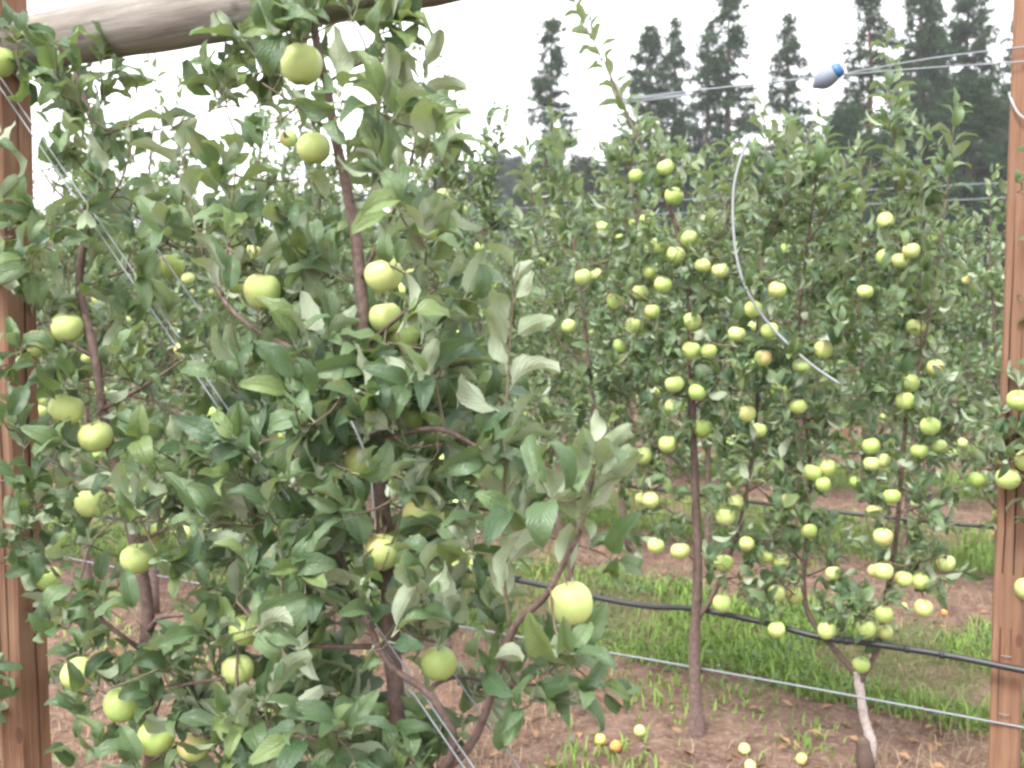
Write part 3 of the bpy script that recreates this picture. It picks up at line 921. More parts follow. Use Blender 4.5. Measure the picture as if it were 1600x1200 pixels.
traced('apple_tree', (1090, 1152), 'apple tree with a bare straight trunk and a leader leaning across the pines',
       [(1086, 1085), (1085, 1000), (1089, 940), (1090, 860), (1087, 780), (1084, 700), (1080, 600), (1078, 500), (1073, 420), (1050, 335), (1012, 250), (985, 190), (950, 110)],
       [([(1090, 965, 0), (1114, 930, 0.02), (1150, 840, 0.04), (1171, 745, 0.05), (1183, 630, 0.04), (1182, 540, 0.02), (1190, 400, 0)], 0.011),
        ([(1085, 760, 0), (1060, 725, -0.03), (1015, 690, -0.08), (985, 650, -0.1)], 0.006),
        ([(1086, 820, 0), (1050, 800, 0.05), (1000, 770, 0.08)], 0.006), ([(1088, 880, 0), (1060, 850, -0.05), (1030, 820, -0.08)], 0.005),
        ([(1079, 560, 0), (1040, 520, -0.05), (990, 490, -0.08), (950, 450, -0.1)], 0.006), ([(1080, 640, 0), (1120, 600, -0.06), (1140, 540, -0.1)], 0.005),
        ([(1074, 430, 0), (1110, 400, -0.04), (1135, 350, -0.05)], 0.005), ([(1060, 370, 0), (1020, 350, -0.04), (990, 310, -0.05)], 0.004),
        ([(1165, 770, 0.05), (1210, 740, 0), (1235, 690, -0.02)], 0.005), ([(1150, 840, 0.04), (1190, 850, -0.03), (1225, 830, -0.05)], 0.005), ([(1125, 905, 0.03), (1160, 900, -0.06), (1200, 880, -0.1)], 0.004)],
       [[(985, 190), (950, 110), (920, 50), (892, -15)], [(1190, 400), (1200, 300), (1198, 230), (1192, 165)], [(1135, 350, -0.05), (1150, 280, -0.05), (1140, 225, -0.05)], [(1240, 690, -0.02), (1245, 600, -0.03), (1240, 520, -0.03)], [(1110, 400, -0.04), (1108, 320, -0.05), (1100, 240, -0.06)], [(990, 310, -0.05), (985, 250, -0.06), (990, 200, -0.06)], [(1190, 400), (1225, 320, -0.03), (1232, 240, -0.03), (1228, 190, -0.03)]],
       [(1040, 262), (993, 275, 25), (1053, 307), (1076, 372), (1029, 385), (1055, 399), (962, 471), (1000, 457, 27), (1036, 445, 27), (990, 510), (1081, 503), (1080, 548), (1108, 549, 24), (1054, 600), (1098, 415, 26), (1125, 423, 26), (1015, 425, 24),
        (1151, 522), (1177, 483), (1203, 517), (1192, 560), (1214, 453), (1090, 613), (1051, 636), (1098, 669, 31), (1043, 694), (1005, 713), (1004, 780, 24), (1017, 782, 26), (1025, 853), (1063, 861), (1168, 647), (1186, 672, 26), (1133, 808), (1167, 850, 25),
        (1131, 880), (1197, 870, 25), (1128, 943), (1218, 610), (1247, 635), (1150, 785, 24)],
       [(1030, 270, 55, 45), (990, 230, 45, 40), (960, 330, 40, 40, 0.6), (1000, 400, 70, 60), (1090, 400, 55, 60), (1000, 520, 80, 60), (1090, 540, 65, 55), (990, 630, 70, 50), (1080, 650, 50, 50, 0.8), (1150, 450, 50, 70), (1190, 300, 50, 80, 0.9),
        (1200, 590, 55, 70), (1160, 700, 50, 60), (1020, 760, 60, 50, 0.9), (1035, 835, 50, 25, 0.8), (1130, 780, 45, 50, 0.9), (1190, 820, 50, 50), (1130, 890, 35, 40, 0.8), (1190, 910, 50, 35), (960, 690, 40, 40, 0.5), (1150, 600, 45, 60)],
       clear=[(1085, 1150, 1090, 680, 13, 99), (1078, 480, 1075, 620, 9, 99), (1150, 840, 1175, 730, 11, 99), (1040, 320, 1068, 400, 12, 99)])

traced('apple_tree', (1357, 1192), 'forked apple tree with a pale bent foot and dark stump at its base',
       [(1362, 1165), (1350, 1120), (1343, 1075), (1338, 1048)],
       [([(1339, 1055, 0), (1302, 1012, -0.01), (1270, 972, -0.02), (1256, 930, -0.02), (1258, 870, -0.02), (1265, 780, 0), (1264, 700, 0), (1250, 600, 0), (1250, 480, 0), (1262, 380, 0), (1272, 300, 0)], 0.012),
        ([(1342, 1068, 0), (1372, 1010, 0.02), (1386, 930, 0.03), (1400, 840, 0.03), (1410, 720, 0.02), (1416, 640, 0), (1416, 520, 0), (1411, 420, 0), (1402, 320, 0)], 0.011),
        ([(1413, 660, 0), (1440, 560, -0.03), (1463, 420, -0.04), (1478, 310, -0.04)], 0.006),
        ([(1258, 880, 0), (1230, 850, -0.06), (1215, 800, -0.08)], 0.004), ([(1262, 900, -0.02), (1300, 880, -0.06), (1320, 830, -0.08)], 0.004), ([(1256, 940, -0.02), (1225, 915, -0.08), (1205, 890, -0.1)], 0.004),
        ([(1404, 800, 0.02), (1440, 790, -0.05), (1475, 760, -0.07)], 0.005), ([(1408, 740, 0.02), (1380, 700, -0.04), (1355, 660, -0.06)], 0.005), ([(1392, 890, 0.03), (1430, 880, -0.04), (1475, 870, -0.08)], 0.005),
        ([(1415, 640, 0), (1450, 640, -0.06), (1490, 650, -0.08)], 0.004), ([(1262, 720, 0), (1300, 690, -0.06), (1330, 650, -0.08)], 0.004), ([(1252, 560, 0), (1300, 540, -0.06), (1340, 500, -0.08)], 0.004),
        ([(1380, 970, 0.02), (1350, 960, -0.04), (1310, 950, -0.07)], 0.004)],
       [[(1272, 300), (1282, 250), (1285, 200)], [(1402, 320), (1395, 220), (1390, 140), (1386, 55)], [(1478, 310, -0.04), (1486, 240, -0.04), (1492, 165, -0.04)], [(1262, 380, 0), (1300, 320, -0.04), (1310, 260, -0.04)], [(1340, 500, -0.08), (1345, 400, -0.08), (1348, 300, -0.08), (1342, 230, -0.08)], [(1440, 560, -0.03), (1438, 440, -0.05), (1440, 330, -0.06), (1436, 240, -0.06)], [(1300, 540, -0.06), (1318, 440, -0.06), (1322, 350, -0.06)]],
       [(1286, 547), (1252, 572), (1352, 456, 26), (1384, 345, 24), (1383, 403, 22), (1407, 407, 25), (1424, 392, 24), (1432, 511), (1462, 575), (1422, 598), (1415, 627), (1453, 666), (1437, 705, 26), (1466, 697, 27), (1361, 697), (1362, 725, 22), (1380, 720, 22),
        (1269, 738), (1293, 731, 26), (1286, 757, 24), (1233, 782, 26), (1265, 830, 27), (1220, 877), (1214, 927), (1243, 931), (1214, 984, 28, -0.16), (1292, 986, 31), (1302, 896, 25), (1393, 776), (1367, 800, 25), (1380, 839), (1368, 892, 26), (1381, 893, 29, -0.16), (1413, 905, 31),
        (1438, 908, 29), (1443, 951), (1380, 960, 30), (1353, 983, 31), (1383, 988, 26, -0.02), (1346, 1039, 28), (1478, 880, 27)],
       [(1250, 290, 50, 60), (1290, 340, 40, 50, 0.7), (1260, 430, 60, 60), (1290, 520, 50, 50), (1250, 610, 45, 60, 0.8), (1300, 660, 45, 45), (1250, 740, 50, 60), (1235, 840, 40, 50), (1300, 850, 40, 40, 0.8), (1300, 930, 40, 40, 0.9), (1335, 970, 40, 30), (1200, 900, 30, 35, 0.8),
        (1395, 230, 28, 60), (1400, 320, 45, 50), (1405, 410, 50, 50), (1350, 420, 40, 50, 0.7), (1465, 370, 30, 50), (1440, 500, 45, 60), (1380, 560, 50, 60, 0.9), (1440, 620, 45, 50), (1360, 660, 45, 45), (1430, 720, 50, 40), (1390, 770, 45, 45), (1450, 800, 40, 45, 0.9),
        (1400, 860, 45, 40), (1450, 900, 35, 35, 0.9), (1370, 930, 45, 30), (1370, 1000, 30, 15, 0.8), (1490, 870, 20, 20, 0.7)],
       mat='bark_pale', r0=0.02, top_r=0.014, clear=[(1345, 1060, 1270, 970, 12, 99), (1256, 930, 1262, 860, 10, 99), (1400, 860, 1414, 660, 10, 99), (1340, 1060, 1358, 1190, 30, 99), (1385, 930, 1372, 1010, 8, 99)])

traced('apple_tree', (906, 1112), 'slim apple tree with a reddish foot, half hidden behind the hanging yellow apple',
       [(893, 1060), (880, 1000), (890, 900), (915, 780), (930, 680), (920, 570), (908, 460), (895, 370)],
       [([(925, 700), (960, 670, -0.05), (985, 620, -0.06)], 0.005), ([(920, 570), (880, 540, -0.05), (845, 490, -0.06)], 0.005), ([(908, 460), (945, 420, -0.05), (960, 370, -0.06)], 0.004), ([(900, 400), (860, 370, -0.05), (835, 320, -0.06)], 0.004),
        ([(922, 740), (880, 720, 0.05), (840, 660, 0.06)], 0.005)],
       [[(895, 370), (885, 300), (872, 240), (862, 175)], [(960, 370, -0.06), (955, 310, -0.06), (950, 260, -0.06)], [(835, 320, -0.06), (825, 270, -0.06), (822, 230, -0.06)]],
       [(911, 433, 27), (968, 541, 24), (889, 510, 22), (1019, 487, 24)],
       [(868, 230, 30, 45, 0.8), (880, 340, 55, 50), (840, 350, 45, 50, 0.8), (900, 440, 60, 50), (920, 540, 60, 60), (850, 500, 55, 60), (940, 630, 50, 50), (870, 620, 55, 60), (930, 720, 40, 50, 0.8), (980, 590, 40, 50, 0.7)],
       r0=0.02, clear=[(910, 450, 925, 640, 8, 99), (880, 1000, 905, 1110, 12, 99)])

traced('apple_tree', (1700, 1265), 'apple tree beyond the second squared post, its leafy branch and apples lapping over the post',
       [(1698, 1100), (1692, 900), (1695, 700), (1690, 500), (1680, 300), (1675, 100)],
       [([(1693, 820), (1640, 770, -0.05), (1590, 740, -0.08), (1545, 715, -0.1)], 0.007), ([(1694, 720), (1640, 660, -0.06), (1590, 620, -0.08)], 0.006), ([(1690, 500), (1640, 480, -0.05), (1595, 470, -0.08)], 0.005), ([(1684, 340), (1640, 320, -0.05), (1590, 300, -0.08)], 0.005),
        ([(1694, 960), (1650, 930, -0.05), (1610, 900, -0.08)], 0.005)],
       [[(1675, 100), (1670, 0), (1665, -100)]],
       [(1575, 748, 38), (1591, 626, 34), (1603, 720, 34), (1604, 920, 36), (1528, 750, 30, 0.1)],
       [(1560, 680, 40, 35, 0.9), (1590, 590, 25, 30, 0.8), (1590, 700, 30, 40), (1590, 310, 18, 30, 0.8), (1595, 380, 15, 20, 0.7), (1590, 480, 15, 30, 0.6), (1540, 720, 30, 18, 0.8), (1650, 800, 50, 150, 0.7), (1650, 500, 50, 150, 0.7), (1650, 250, 40, 120, 0.7)],
       per=430)
# dark sawn stump at the pale tree's foot
st_p = on_ground(1352, 1196)
link_stump = mesh_np('stump', *(lambda r: (r[0], [r[1], r[2]]))(tube(smooth_path([st_p + [0, 0, -0.02], st_p + [-0.004, 0.0, 0.05], st_p + [-0.012, 0.0, 0.10]], 6), [0.034, 0.03, 0.026, 0.024, 0.02, 0.014], 9, 0.18)), M['pine_bark'])
tag(link_mesh('stump', link_stump), 'dark broken stump at the foot of the forked tree', 'stump')

# ------------------------------------------------------------------ generated apple trees
def grow(height, seed, lod, leaf, nclu, spread=0.42, depth=0.26):
    """local tree: x along the row, y across, z up. returns wood tubes, leaves, apple spots"""
    r = np.random.default_rng(seed)
    hs = np.linspace(0, height, 9)
    lean = r.normal(0, 0.05)
    tr = np.stack([np.cumsum(r.normal(0, 0.018, 9)) + lean * hs, np.cumsum(r.normal(0, 0.015, 9)), hs], -1)
    trunk = smooth_path(tr, 22)
    br, tips = [], []
    nb = 15
    for k in range(nb):
        f = (k + r.uniform(0, 0.8)) / nb
        h = 0.42 + (height - 0.62) * f
        i = int(np.searchsorted(trunk[:, 2], h))
        i = min(max(i, 1), len(trunk) - 1)
        o = trunk[i]
        az = (k % 2) * math.pi + r.normal(0, 0.7)
        L = spread * (1.15 - 0.75 * f) * r.uniform(0.7, 1.25)
        d = np.array([math.cos(az), math.sin(az) * 0.75, 0])
        up = r.uniform(0.1, 0.6)
        b = smooth_path([o, o + d * L * 0.5 + [0, 0, L * up * 0.35], o + d * L + [0, 0, L * up]], 8)
        br.append((b, 0.006 * (1.2 - f * 0.6)))
    shoots = []
    for k in range(11):
        b = br[int(r.integers(nb // 3, nb))][0] if k else trunk
        o = b[-1]
        L = r.uniform(0.2, 0.5)
        shoots.append(smooth_path([o, o + [r.normal(0, 0.03), r.normal(0, 0.03), L * 0.5], o + [r.normal(0, 0.06), r.normal(0, 0.05), L]], 6))
    P, D, N, S, tw = [], [], [], [], []
    for sh in shoots:
        a = shoot_leaves(sh, leaf, 0.024 if lod < 3 else 0.036)
        P += a[0]; D += a[1]; N += a[2]; S += a[3]
        tw.append(tube(sh, np.linspace(0.004, 0.0015, len(sh)), 4, 0, False))
    allb = [trunk[8:]] + [b for b, _ in br]
    wts = np.array([len(b) * (1.4 if i else 0.5) for i, b in enumerate(allb)], float); wts /= wts.sum()
    for _ in range(nclu):
        b = allb[int(r.choice(len(allb), p=wts))]
        k = b[int(r.integers(0, len(b)))]
        v = np.array([r.normal(0, 1), r.normal(0, 0.8), r.normal(0.25, 0.8)])
        v = nrm(v) * r.uniform(0.03, 0.17)
        c = k + v
        tw.append(tube(smooth_path([k, (k + c) / 2 - [0, 0, 0.01], c], 3), [0.003, 0.002, 0.0018], 3, 0, False))
        a = cluster_leaves(c, nrm(v) + np.array([0, 0, 0.4]), int(r.integers(4, 7)), leaf, 0.9, 0.34)
        P += a[0]; D += a[1]; N += a[2]; S += a[3]
    ap = []
    for _ in range(26):
        b = br[int(r.integers(0, nb))][0]
        k = b[int(r.integers(2, len(b)))]
        ap.append(k + np.array([r.normal(0, 0.05), r.normal(-0.03, 0.06), -0.05]))
    return trunk, br, tw, np.array(P), np.array(D), np.array(N), np.array(S), ap

def row1_tree(x, seed, label):
    g = row_point(x, 4.38 + rng.normal(0, 0.03))
    T = Tree('apple_tree', g, label, 'apple trees of the second row', 1)
    tr, br, tw, P, D, N, S, ap = grow(2.32 + rng.uniform(-0.1, 0.2), seed, 1, 0.073, 220)
    c, s = math.cos(-ANG), math.sin(-ANG)
    Rm = np.array([[c, -s, 0], [s, c, 0], [0, 0, 1]])
    W = lambda a: np.asarray(a) @ Rm.T + g
    T.wood('trunk', W(tr), 0.022, 0.005, 'bark', 8, 22)
    for b, r in br: T.wood('branch', W(b), r, r * 0.4, 'bark', 6, 8)
    T.twigs += [(V @ Rm.T, Q, t) for V, Q, t in tw]
    T.P += list(W(P)); T.D += list(D @ Rm.T); T.N += list(N @ Rm.T); T.S += list(S)
    for q in ap[:18]:
        p = W(q)
        o = add_apple(T.e, p - g, rng.uniform(0.06, 0.08), True)
        px, py, dep = project(p)
        T.clear.append((px[0], py[0], 0.075 * F / dep[0] / 2, dep[0]))
    T.finish(300)

row1_x = [-0.30, -0.80, -1.28, -1.80, -2.32, -2.85, -3.4]
row1_lab = ['apple tree behind the tall near tree, showing to the side of its upright pale shoot',
            'apple tree directly behind the trunk of the tall near tree',
            'apple tree seen through the gap between the two near trees',
            'apple tree behind the brace wire, tops against the white sky',
            'apple tree behind the near tree that stands by the squared post',
            'apple tree just beside the squared post, seen behind the near leaves',
            'apple tree behind the squared post at the frame edge']
for k, x in enumerate(row1_x):
    row1_tree(x, 100 + k, row1_lab[k])

# rows 2 and beyond: copies of a few grown trees
def proto(seed, lod, leaf, nclu, height):
    tr, br, tw, P, D, N, S, ap = grow(height, seed, lod, leaf, nclu, 0.46, 0.3)
    d = {}
    d['trunk'] = tube_mesh('trunk', tr, np.linspace(0.024, 0.005, len(tr)), M['bark'], 7)
    V, Q, T = join_tubes([tube(b, np.linspace(r, r * 0.4, len(b)), 5, 0, False) for b, r in br] + tw)
    d['branches'] = mesh_np('branches', V, [Q, T], M['bark'])
    n = len(P)
    d['foliage'] = joined_leaves('foliage', lod, P, frames(D, N), S, rng.uniform(size=n), rng.integers(0, len(TPL[lod]), n), M['leaf_far'])
    d['apples'] = ap
    return d
NEARP = [proto(300 + k, 2, 0.085, 270, 2.25 + 0.06 * k) for k in range(6)]
FARP = [proto(400 + k, 3, 0.115, 170, 2.2 + 0.08 * k) for k in range(4)]

def place(protos, p, label, group, napple, detail=False):
    d = random.choice(protos)
    flip = random.choice((0, math.pi))
    e = empty('apple_tree', p, -ANG + flip + random.gauss(0, 0.12))
    qx, _, _ = project(np.array([p[0], p[1], 1.6]))
    low = 0.80 if qx[0] > 1270 else (0.86 if 745 < qx[0] < 960 else 1.0)
    s = random.uniform(0.93, 1.06) * low
    e.scale = (s, s, s * random.uniform(0.92, 1.08))
    tag(e, label, 'apple tree', group)
    link_mesh('trunk', d['trunk'], e)
    b = link_mesh('branches', d['branches'], e); b['kind'] = 'stuff'
    f = link_mesh('foliage', d['foliage'], e); f['kind'] = 'stuff'
    ap = list(d['apples']); random.shuffle(ap)
    for q in ap[:napple]:
        add_apple(e, q, random.uniform(0.06, 0.08), detail)

NTH = ['', 'first', 'second', 'third', 'fourth', 'fifth', 'sixth', 'seventh', 'eighth', 'ninth', 'tenth', 'eleventh', 'twelfth', 'thirteenth', 'fourteenth', 'fifteenth', 'sixteenth', 'seventeenth', 'eighteenth', 'nineteenth', 'twentieth'] + ['twenty-' + q for q in ('first', 'second', 'third', 'fourth', 'fifth', 'sixth', 'seventh', 'eighth', 'ninth')] + ['thirtieth'] + ['thirty-' + q for q in ('first', 'second', 'third', 'fourth', 'fifth')]
ordin = {2: 'third', 3: 'fourth', 4: 'fifth', 5: 'sixth', 6: 'seventh', 7: 'eighth', 8: 'ninth', 9: 'tenth'}
for r in range(2, 8):
    z0 = ROWS[r]
    # the stretch of the row inside the view, with a margin
    xr = 0.52 * z0 / (1 + 0.52 * TAN)
    xl = -0.52 * z0 / (1 - 0.52 * TAN)
    step = 0.56 * U[0] if r < 5 else 0.72 * U[0]
    x = xr + 0.2
    cnt = 0
    while x > xl:
        cnt += 1
        p = row_point(x + random.gauss(0, 0.04), z0 + random.gauss(0, 0.05))
        if r <= 3:
            place(NEARP, p, f'apple tree of the {ordin[r]} row, {NTH[cnt]} from its right-hand end in the picture', f'apple trees of the {ordin[r]} row', 12 if r == 2 else 9)
        else:
            place(FARP if r > 4 else NEARP, p, f'small apple tree in the {ordin[r]} row, far behind the nearer rows', f'apple trees of the {ordin[r]} row', 6 if r == 4 else 0)
        x -= step * random.uniform(0.9, 1.1)

# ------------------------------------------------------------------ posts, beam, wires, hoses
def post(name, px, py_ref, z0, height, label, w=0.09, cracks=True, group='squared timber posts'):
    c = on_row(px, py_ref, z0)
    e = empty(name, (c[0], c[1], 0), -ANG + random.gauss(0, 0.02))
    tag(e, label, 'post', group)
    n = 14
    b = 0.006
    h = w / 2
    prof = [(-h + b, -h), (h - b, -h), (h, -h + b), (h, h - b), (h - b, h), (-h + b, h), (-h, h - b), (-h, -h + b)]
    V = []
    for k in range(n):
        z = -0.3 + (height + 0.3) * k / (n - 1)
        jx, jy = 0.0015 * rng.normal(), 0.0015 * rng.normal()
        V += [(x + jx, y + jy, z) for x, y in prof]
    V = np.array(V)
    k, j = np.meshgrid(np.arange(n - 1), np.arange(8), indexing='ij')
    Q = np.stack([k * 8 + j, k * 8 + (j + 1) % 8, (k + 1) * 8 + (j + 1) % 8, (k + 1) * 8 + j], -1).reshape(-1, 4)
    top = np.array([[(n - 1) * 8 + j for j in range(8)]])
    link_mesh('shaft', mesh_np('shaft', V, [Q, top], M['timber'], False), e)
    if cracks:
        for (fx, fy, ax) in ((0.012, -h, 'x'), (-0.02, -h, 'x'), (h, 0.006, 'y')):
            z1 = random.uniform(0.2, 0.5); z2 = random.uniform(1.5, height - 0.2)
            zs = np.linspace(z1, z2, 14)
            Vc = []
            for i, z in enumerate(zs):
                wd = 0.0026 * math.sin(math.pi * i / 13) + 0.0003
                jj = 0.0012 * rng.normal()
                if ax == 'x': Vc += [(fx + jj - wd, fy - 0.0025, z), (fx + jj + wd, fy - 0.0025, z)]
                else: Vc += [(fx + 0.0025, fy + jj - wd, z), (fx + 0.0025, fy + jj + wd, z)]
            i = np.arange(13)
            link_mesh('crack', mesh_np('crack', np.array(Vc), [np.stack([2 * i, 2 * i + 1, 2 * i + 3, 2 * i + 2], -1)], M['crack']), e)
    return e, c

post_l, pl = post('timber_post', 20, 600, 1.955, 2.42, 'squared red-brown timber post carrying the end of the log beam')
post_r, pr = post('timber_post', 1590, 600, 4.46, 2.75, 'squared red-brown timber post with the black hose crossing its front')
# out of the frame: the post that carries the other end of the beam
x_end = 1.12
pe = row_point(x_end, 1.955)
qx, qy, _ = project(np.array([pe[0], pe[1], 1.6]))
post('timber_post', qx[0], qy[0], 1.955, 2.42, 'squared timber post at the far end of the log beam', cracks=False)

def beam():
    a = np.array([pl[0], pl[1], 2.205]) + U * 0.05
    b = row_point(x_end, 1.955, 2.205) - U * 0.05
    L = np.linalg.norm(b - a)
    n = 40
    xs = np.linspace(0, L, n)
    path = np.stack([xs, 0.006 * np.sin(xs * 2.1), 0.006 * np.sin(xs * 1.7 + 1)], -1)
    rad = 0.063 + 0.004 * np.sin(xs * 2.7) + 0.0015 * rng.normal(size=n)
    me = tube_mesh('log_beam', path, rad, M['log'], 24, 0.012)
    o = link_mesh('log_beam', me)
    o.location = a
    o.rotation_euler = (0, 0, -ANG)
    tag(o, 'weathered grey round log beam overhead, fixed to the squared post', 'beam')
beam()

def wire_path(pts, r, name, label, cat, mat, group=None, n=40, sides=6):
    me = tube_mesh(name, smooth_path(pts, n), r, M[mat], sides)
    o = link_mesh(name, me)
    return tag(o, label, cat, group)

# top wires of row 1: two strands looped round the post, joined at the grey fitting
fit = on_row(1291, 119, 4.34)
wire_path([on_row(1700, 62, 4.40), on_row(1600, 73, 4.39), on_row(1450, 92, 4.36), fit + U * 0.03], 0.0024, 'trellis_wire', 'upper of two strands from the second post top to the grey fitting', 'wire', 'wire', 'trellis wires')
wire_path([on_row(1700, 84, 4.40), on_row(1600, 96, 4.39), on_row(1450, 106, 4.36), fit + U * 0.03], 0.0024, 'trellis_wire', 'lower of two strands from the second post top to the grey fitting', 'wire', 'wire', 'trellis wires')
wl_end = row_point(-6.5, 4.36, fit[2] - 0.02)
wire_path([fit - U * 0.03, on_row(970, 155, 4.34), on_row(830, 176, 4.34), wl_end], 0.003, 'trellis_wire', 'single overhead wire running away from the grey fitting across the pines', 'wire', 'wire', 'trellis wires')
wire_path([on_row(1700, 1153, 4.405), on_row(1590, 1135, 4.405), on_row(1250, 1072, 4.34), on_row(920, 1014, 4.34), on_row(610, 960, 4.34), on_row(250, 900, 4.34), row_point(-6.5, 4.36, 0.24)], 0.0036, 'trellis_wire',
          'lowest pale wire strung near the ground in front of the bare trunk', 'wire', 'wire', 'trellis wires')
# further rows: a pair of top wires each
for r in (3,):
    for k, h in enumerate((2.36, 2.47)):
        z0 = ROWS[r] - 0.05
        wire_path([row_point(-9, z0, h), row_point(-3, z0, h - 0.02), row_point(0, z0, h - 0.025), row_point(3, z0, h - 0.02), row_point(7, z0, h)], 0.0038, 'trellis_wire',
                  f'{"upper" if k else "lower"} of two thin wires strung over the {ordin[r]} row of trees', 'wire', 'wire', 'trellis wires')
# diagonal brace wires
def brace(p0, p1, label):
    a, b = on_row(*p0), on_row(*p1)
    d = nrm(b - a)
    g = a + d * ((a[2] + 0.05) / -d[2])
    wire_path([a - d * 0.06, (a + b) / 2, b, g], 0.0018, 'brace_wire', label, 'wire', 'wire', 'diagonal brace wires', 30)
brace((-10, 122, 1.88), (720, 1192, 1.81), 'front strand of the diagonal brace wire slanting down from the squared post')
brace((-4, 114, 1.885), (733, 1189, 1.81), 'rear strand of the diagonal brace wire slanting down from the squared post')
brace((30, 80, 1.98), (560, 840, 1.98), 'second diagonal brace wire glimpsed between the leaves')
# wedge of loose line hanging in the row-1 trees
wire_path([on_row(1176, 207, 4.12), on_row(1160, 240, 4.11), on_row(1146, 300, 4.10), on_row(1149, 390, 4.10), on_row(1168, 455, 4.12), on_row(1205, 510, 4.14), on_row(1262, 565, 4.17), on_row(1312, 600, 4.2)], 0.0043,
          'loose_line', 'loose curved pale line hanging in front of the trees below the pines', 'line', 'plastic_line', None, 60, 8)
wire_path([on_row(545, 650, 1.74), on_row(560, 682, 1.73), on_row(574, 720, 1.73), on_row(582, 765, 1.74), on_row(584, 812, 1.76)], 0.0019, 'loose_line', 'thin loose white line dangling against the trunk of the tall near tree', 'line', 'plastic_line', None, 40)
wire_path([on_row(1577, 145, 4.44), on_row(1582, 160, 4.40), on_row(1592, 178, 4.39), on_row(1612, 192, 4.39)], 0.0042, 'wire_tie', 'pale wire tie wrapped round the second squared post', 'wire', 'plastic_line', None, 20)

for h_ in (0.262, 0.455, 2.33):
    zz = smooth_path([(-0.012, -0.044, h_), (-0.012, -0.052, h_), (0.012, -0.052, h_), (0.012, -0.044, h_)], 10)
    link_mesh('staple', tube_mesh('staple', zz, 0.0016, M['wire'], 5), post_r)
# grey fitting with a blue collar
e = empty('wire_fitting', fit)
tag(e, 'rounded grey plastic fitting with a blue collar on the overhead wire', 'fitting')
ax = nrm(on_row(1272, 134, 4.34) - on_row(1310, 108, 4.34))
prof = [(0.0, 0.012), (0.006, 0.020), (0.014, 0.0285), (0.03, 0.034), (0.05, 0.037), (0.068, 0.035), (0.083, 0.027), (0.094, 0.016), (0.1, 0.010), (0.106, 0.008)]
start = on_row(1311, 108, 4.34) - fit
V, Q, T = tube([start + ax * t * 0.95 for t, _ in prof], [r * 0.92 for _, r in prof], 16)
link_mesh('body', mesh_np('body', V, [Q, T], M['grey_plastic']), e)
V, Q, T = tube([start - ax * 0.012, start - ax * 0.008, start + ax * 0.008, start + ax * 0.012], [0.016, 0.021, 0.0275, 0.0275], 16)
link_mesh('collar', mesh_np('collar', V, [Q, T], M['blue_plastic']), e)

# drip hoses
def hose(pts, r, label, clips):
    path = smooth_path(pts, 70)
    e = empty('drip_hose', (path[0][0], path[0][1], 0))
    tag(e, label, 'hose', 'black drip hoses')
    b = np.array([path[0][0], path[0][1], 0])
    link_mesh('pipe', tube_mesh('pipe', path - b, r, M['hose'], 10), e)
    for c in clips:
        i = int(c * (len(path) - 1))
        d = nrm(path[min(i + 1, len(path) - 1)] - path[i - 1])
        V, Q, T = tube([path[i] - b - d * 0.008, path[i] - b + d * 0.008], r * 1.28, 10)
        link_mesh('clip', mesh_np('clip', V, [Q, T], M['hose']), e)
zh = 4.36
hose([on_row(1760, 1080, zh), on_row(1600, 1048, zh), on_row(1480, 1024, zh), on_row(1370, 1007, zh), on_row(1280, 995, zh), on_row(1190, 972, zh - 0.02), on_row(1085, 951, zh - 0.03), on_row(1020, 948, zh), on_row(950, 937, zh), on_row(800, 905, zh), on_row(600, 872, zh), row_point(-6, 4.36, 0.44)],
     0.0105, 'black drip hose sagging across the bare trunk and the second post', (0.32, 0.34, 0.36, 0.24, 0.2))
for r in (2, 3):
    z0 = ROWS[r]
    hose([row_point(x, z0, 0.40 + 0.02 * math.sin(x * 3)) for x in np.linspace(4.5, -6, 9)], 0.0105, f'black drip hose strung along the {ordin[r]} row of trees', (0.2, 0.35))
# posts and stakes of the further rows
for (px, z0, h, lab) in ((1106, 13.1, 2.75, 'orange-brown post standing among the far trees below the pines'), (1330, 13.1, 1.9, 'short pale post among the far trees beside the thin leader')):
    post('timber_post', px, 470, z0, h, lab, 0.1, False)

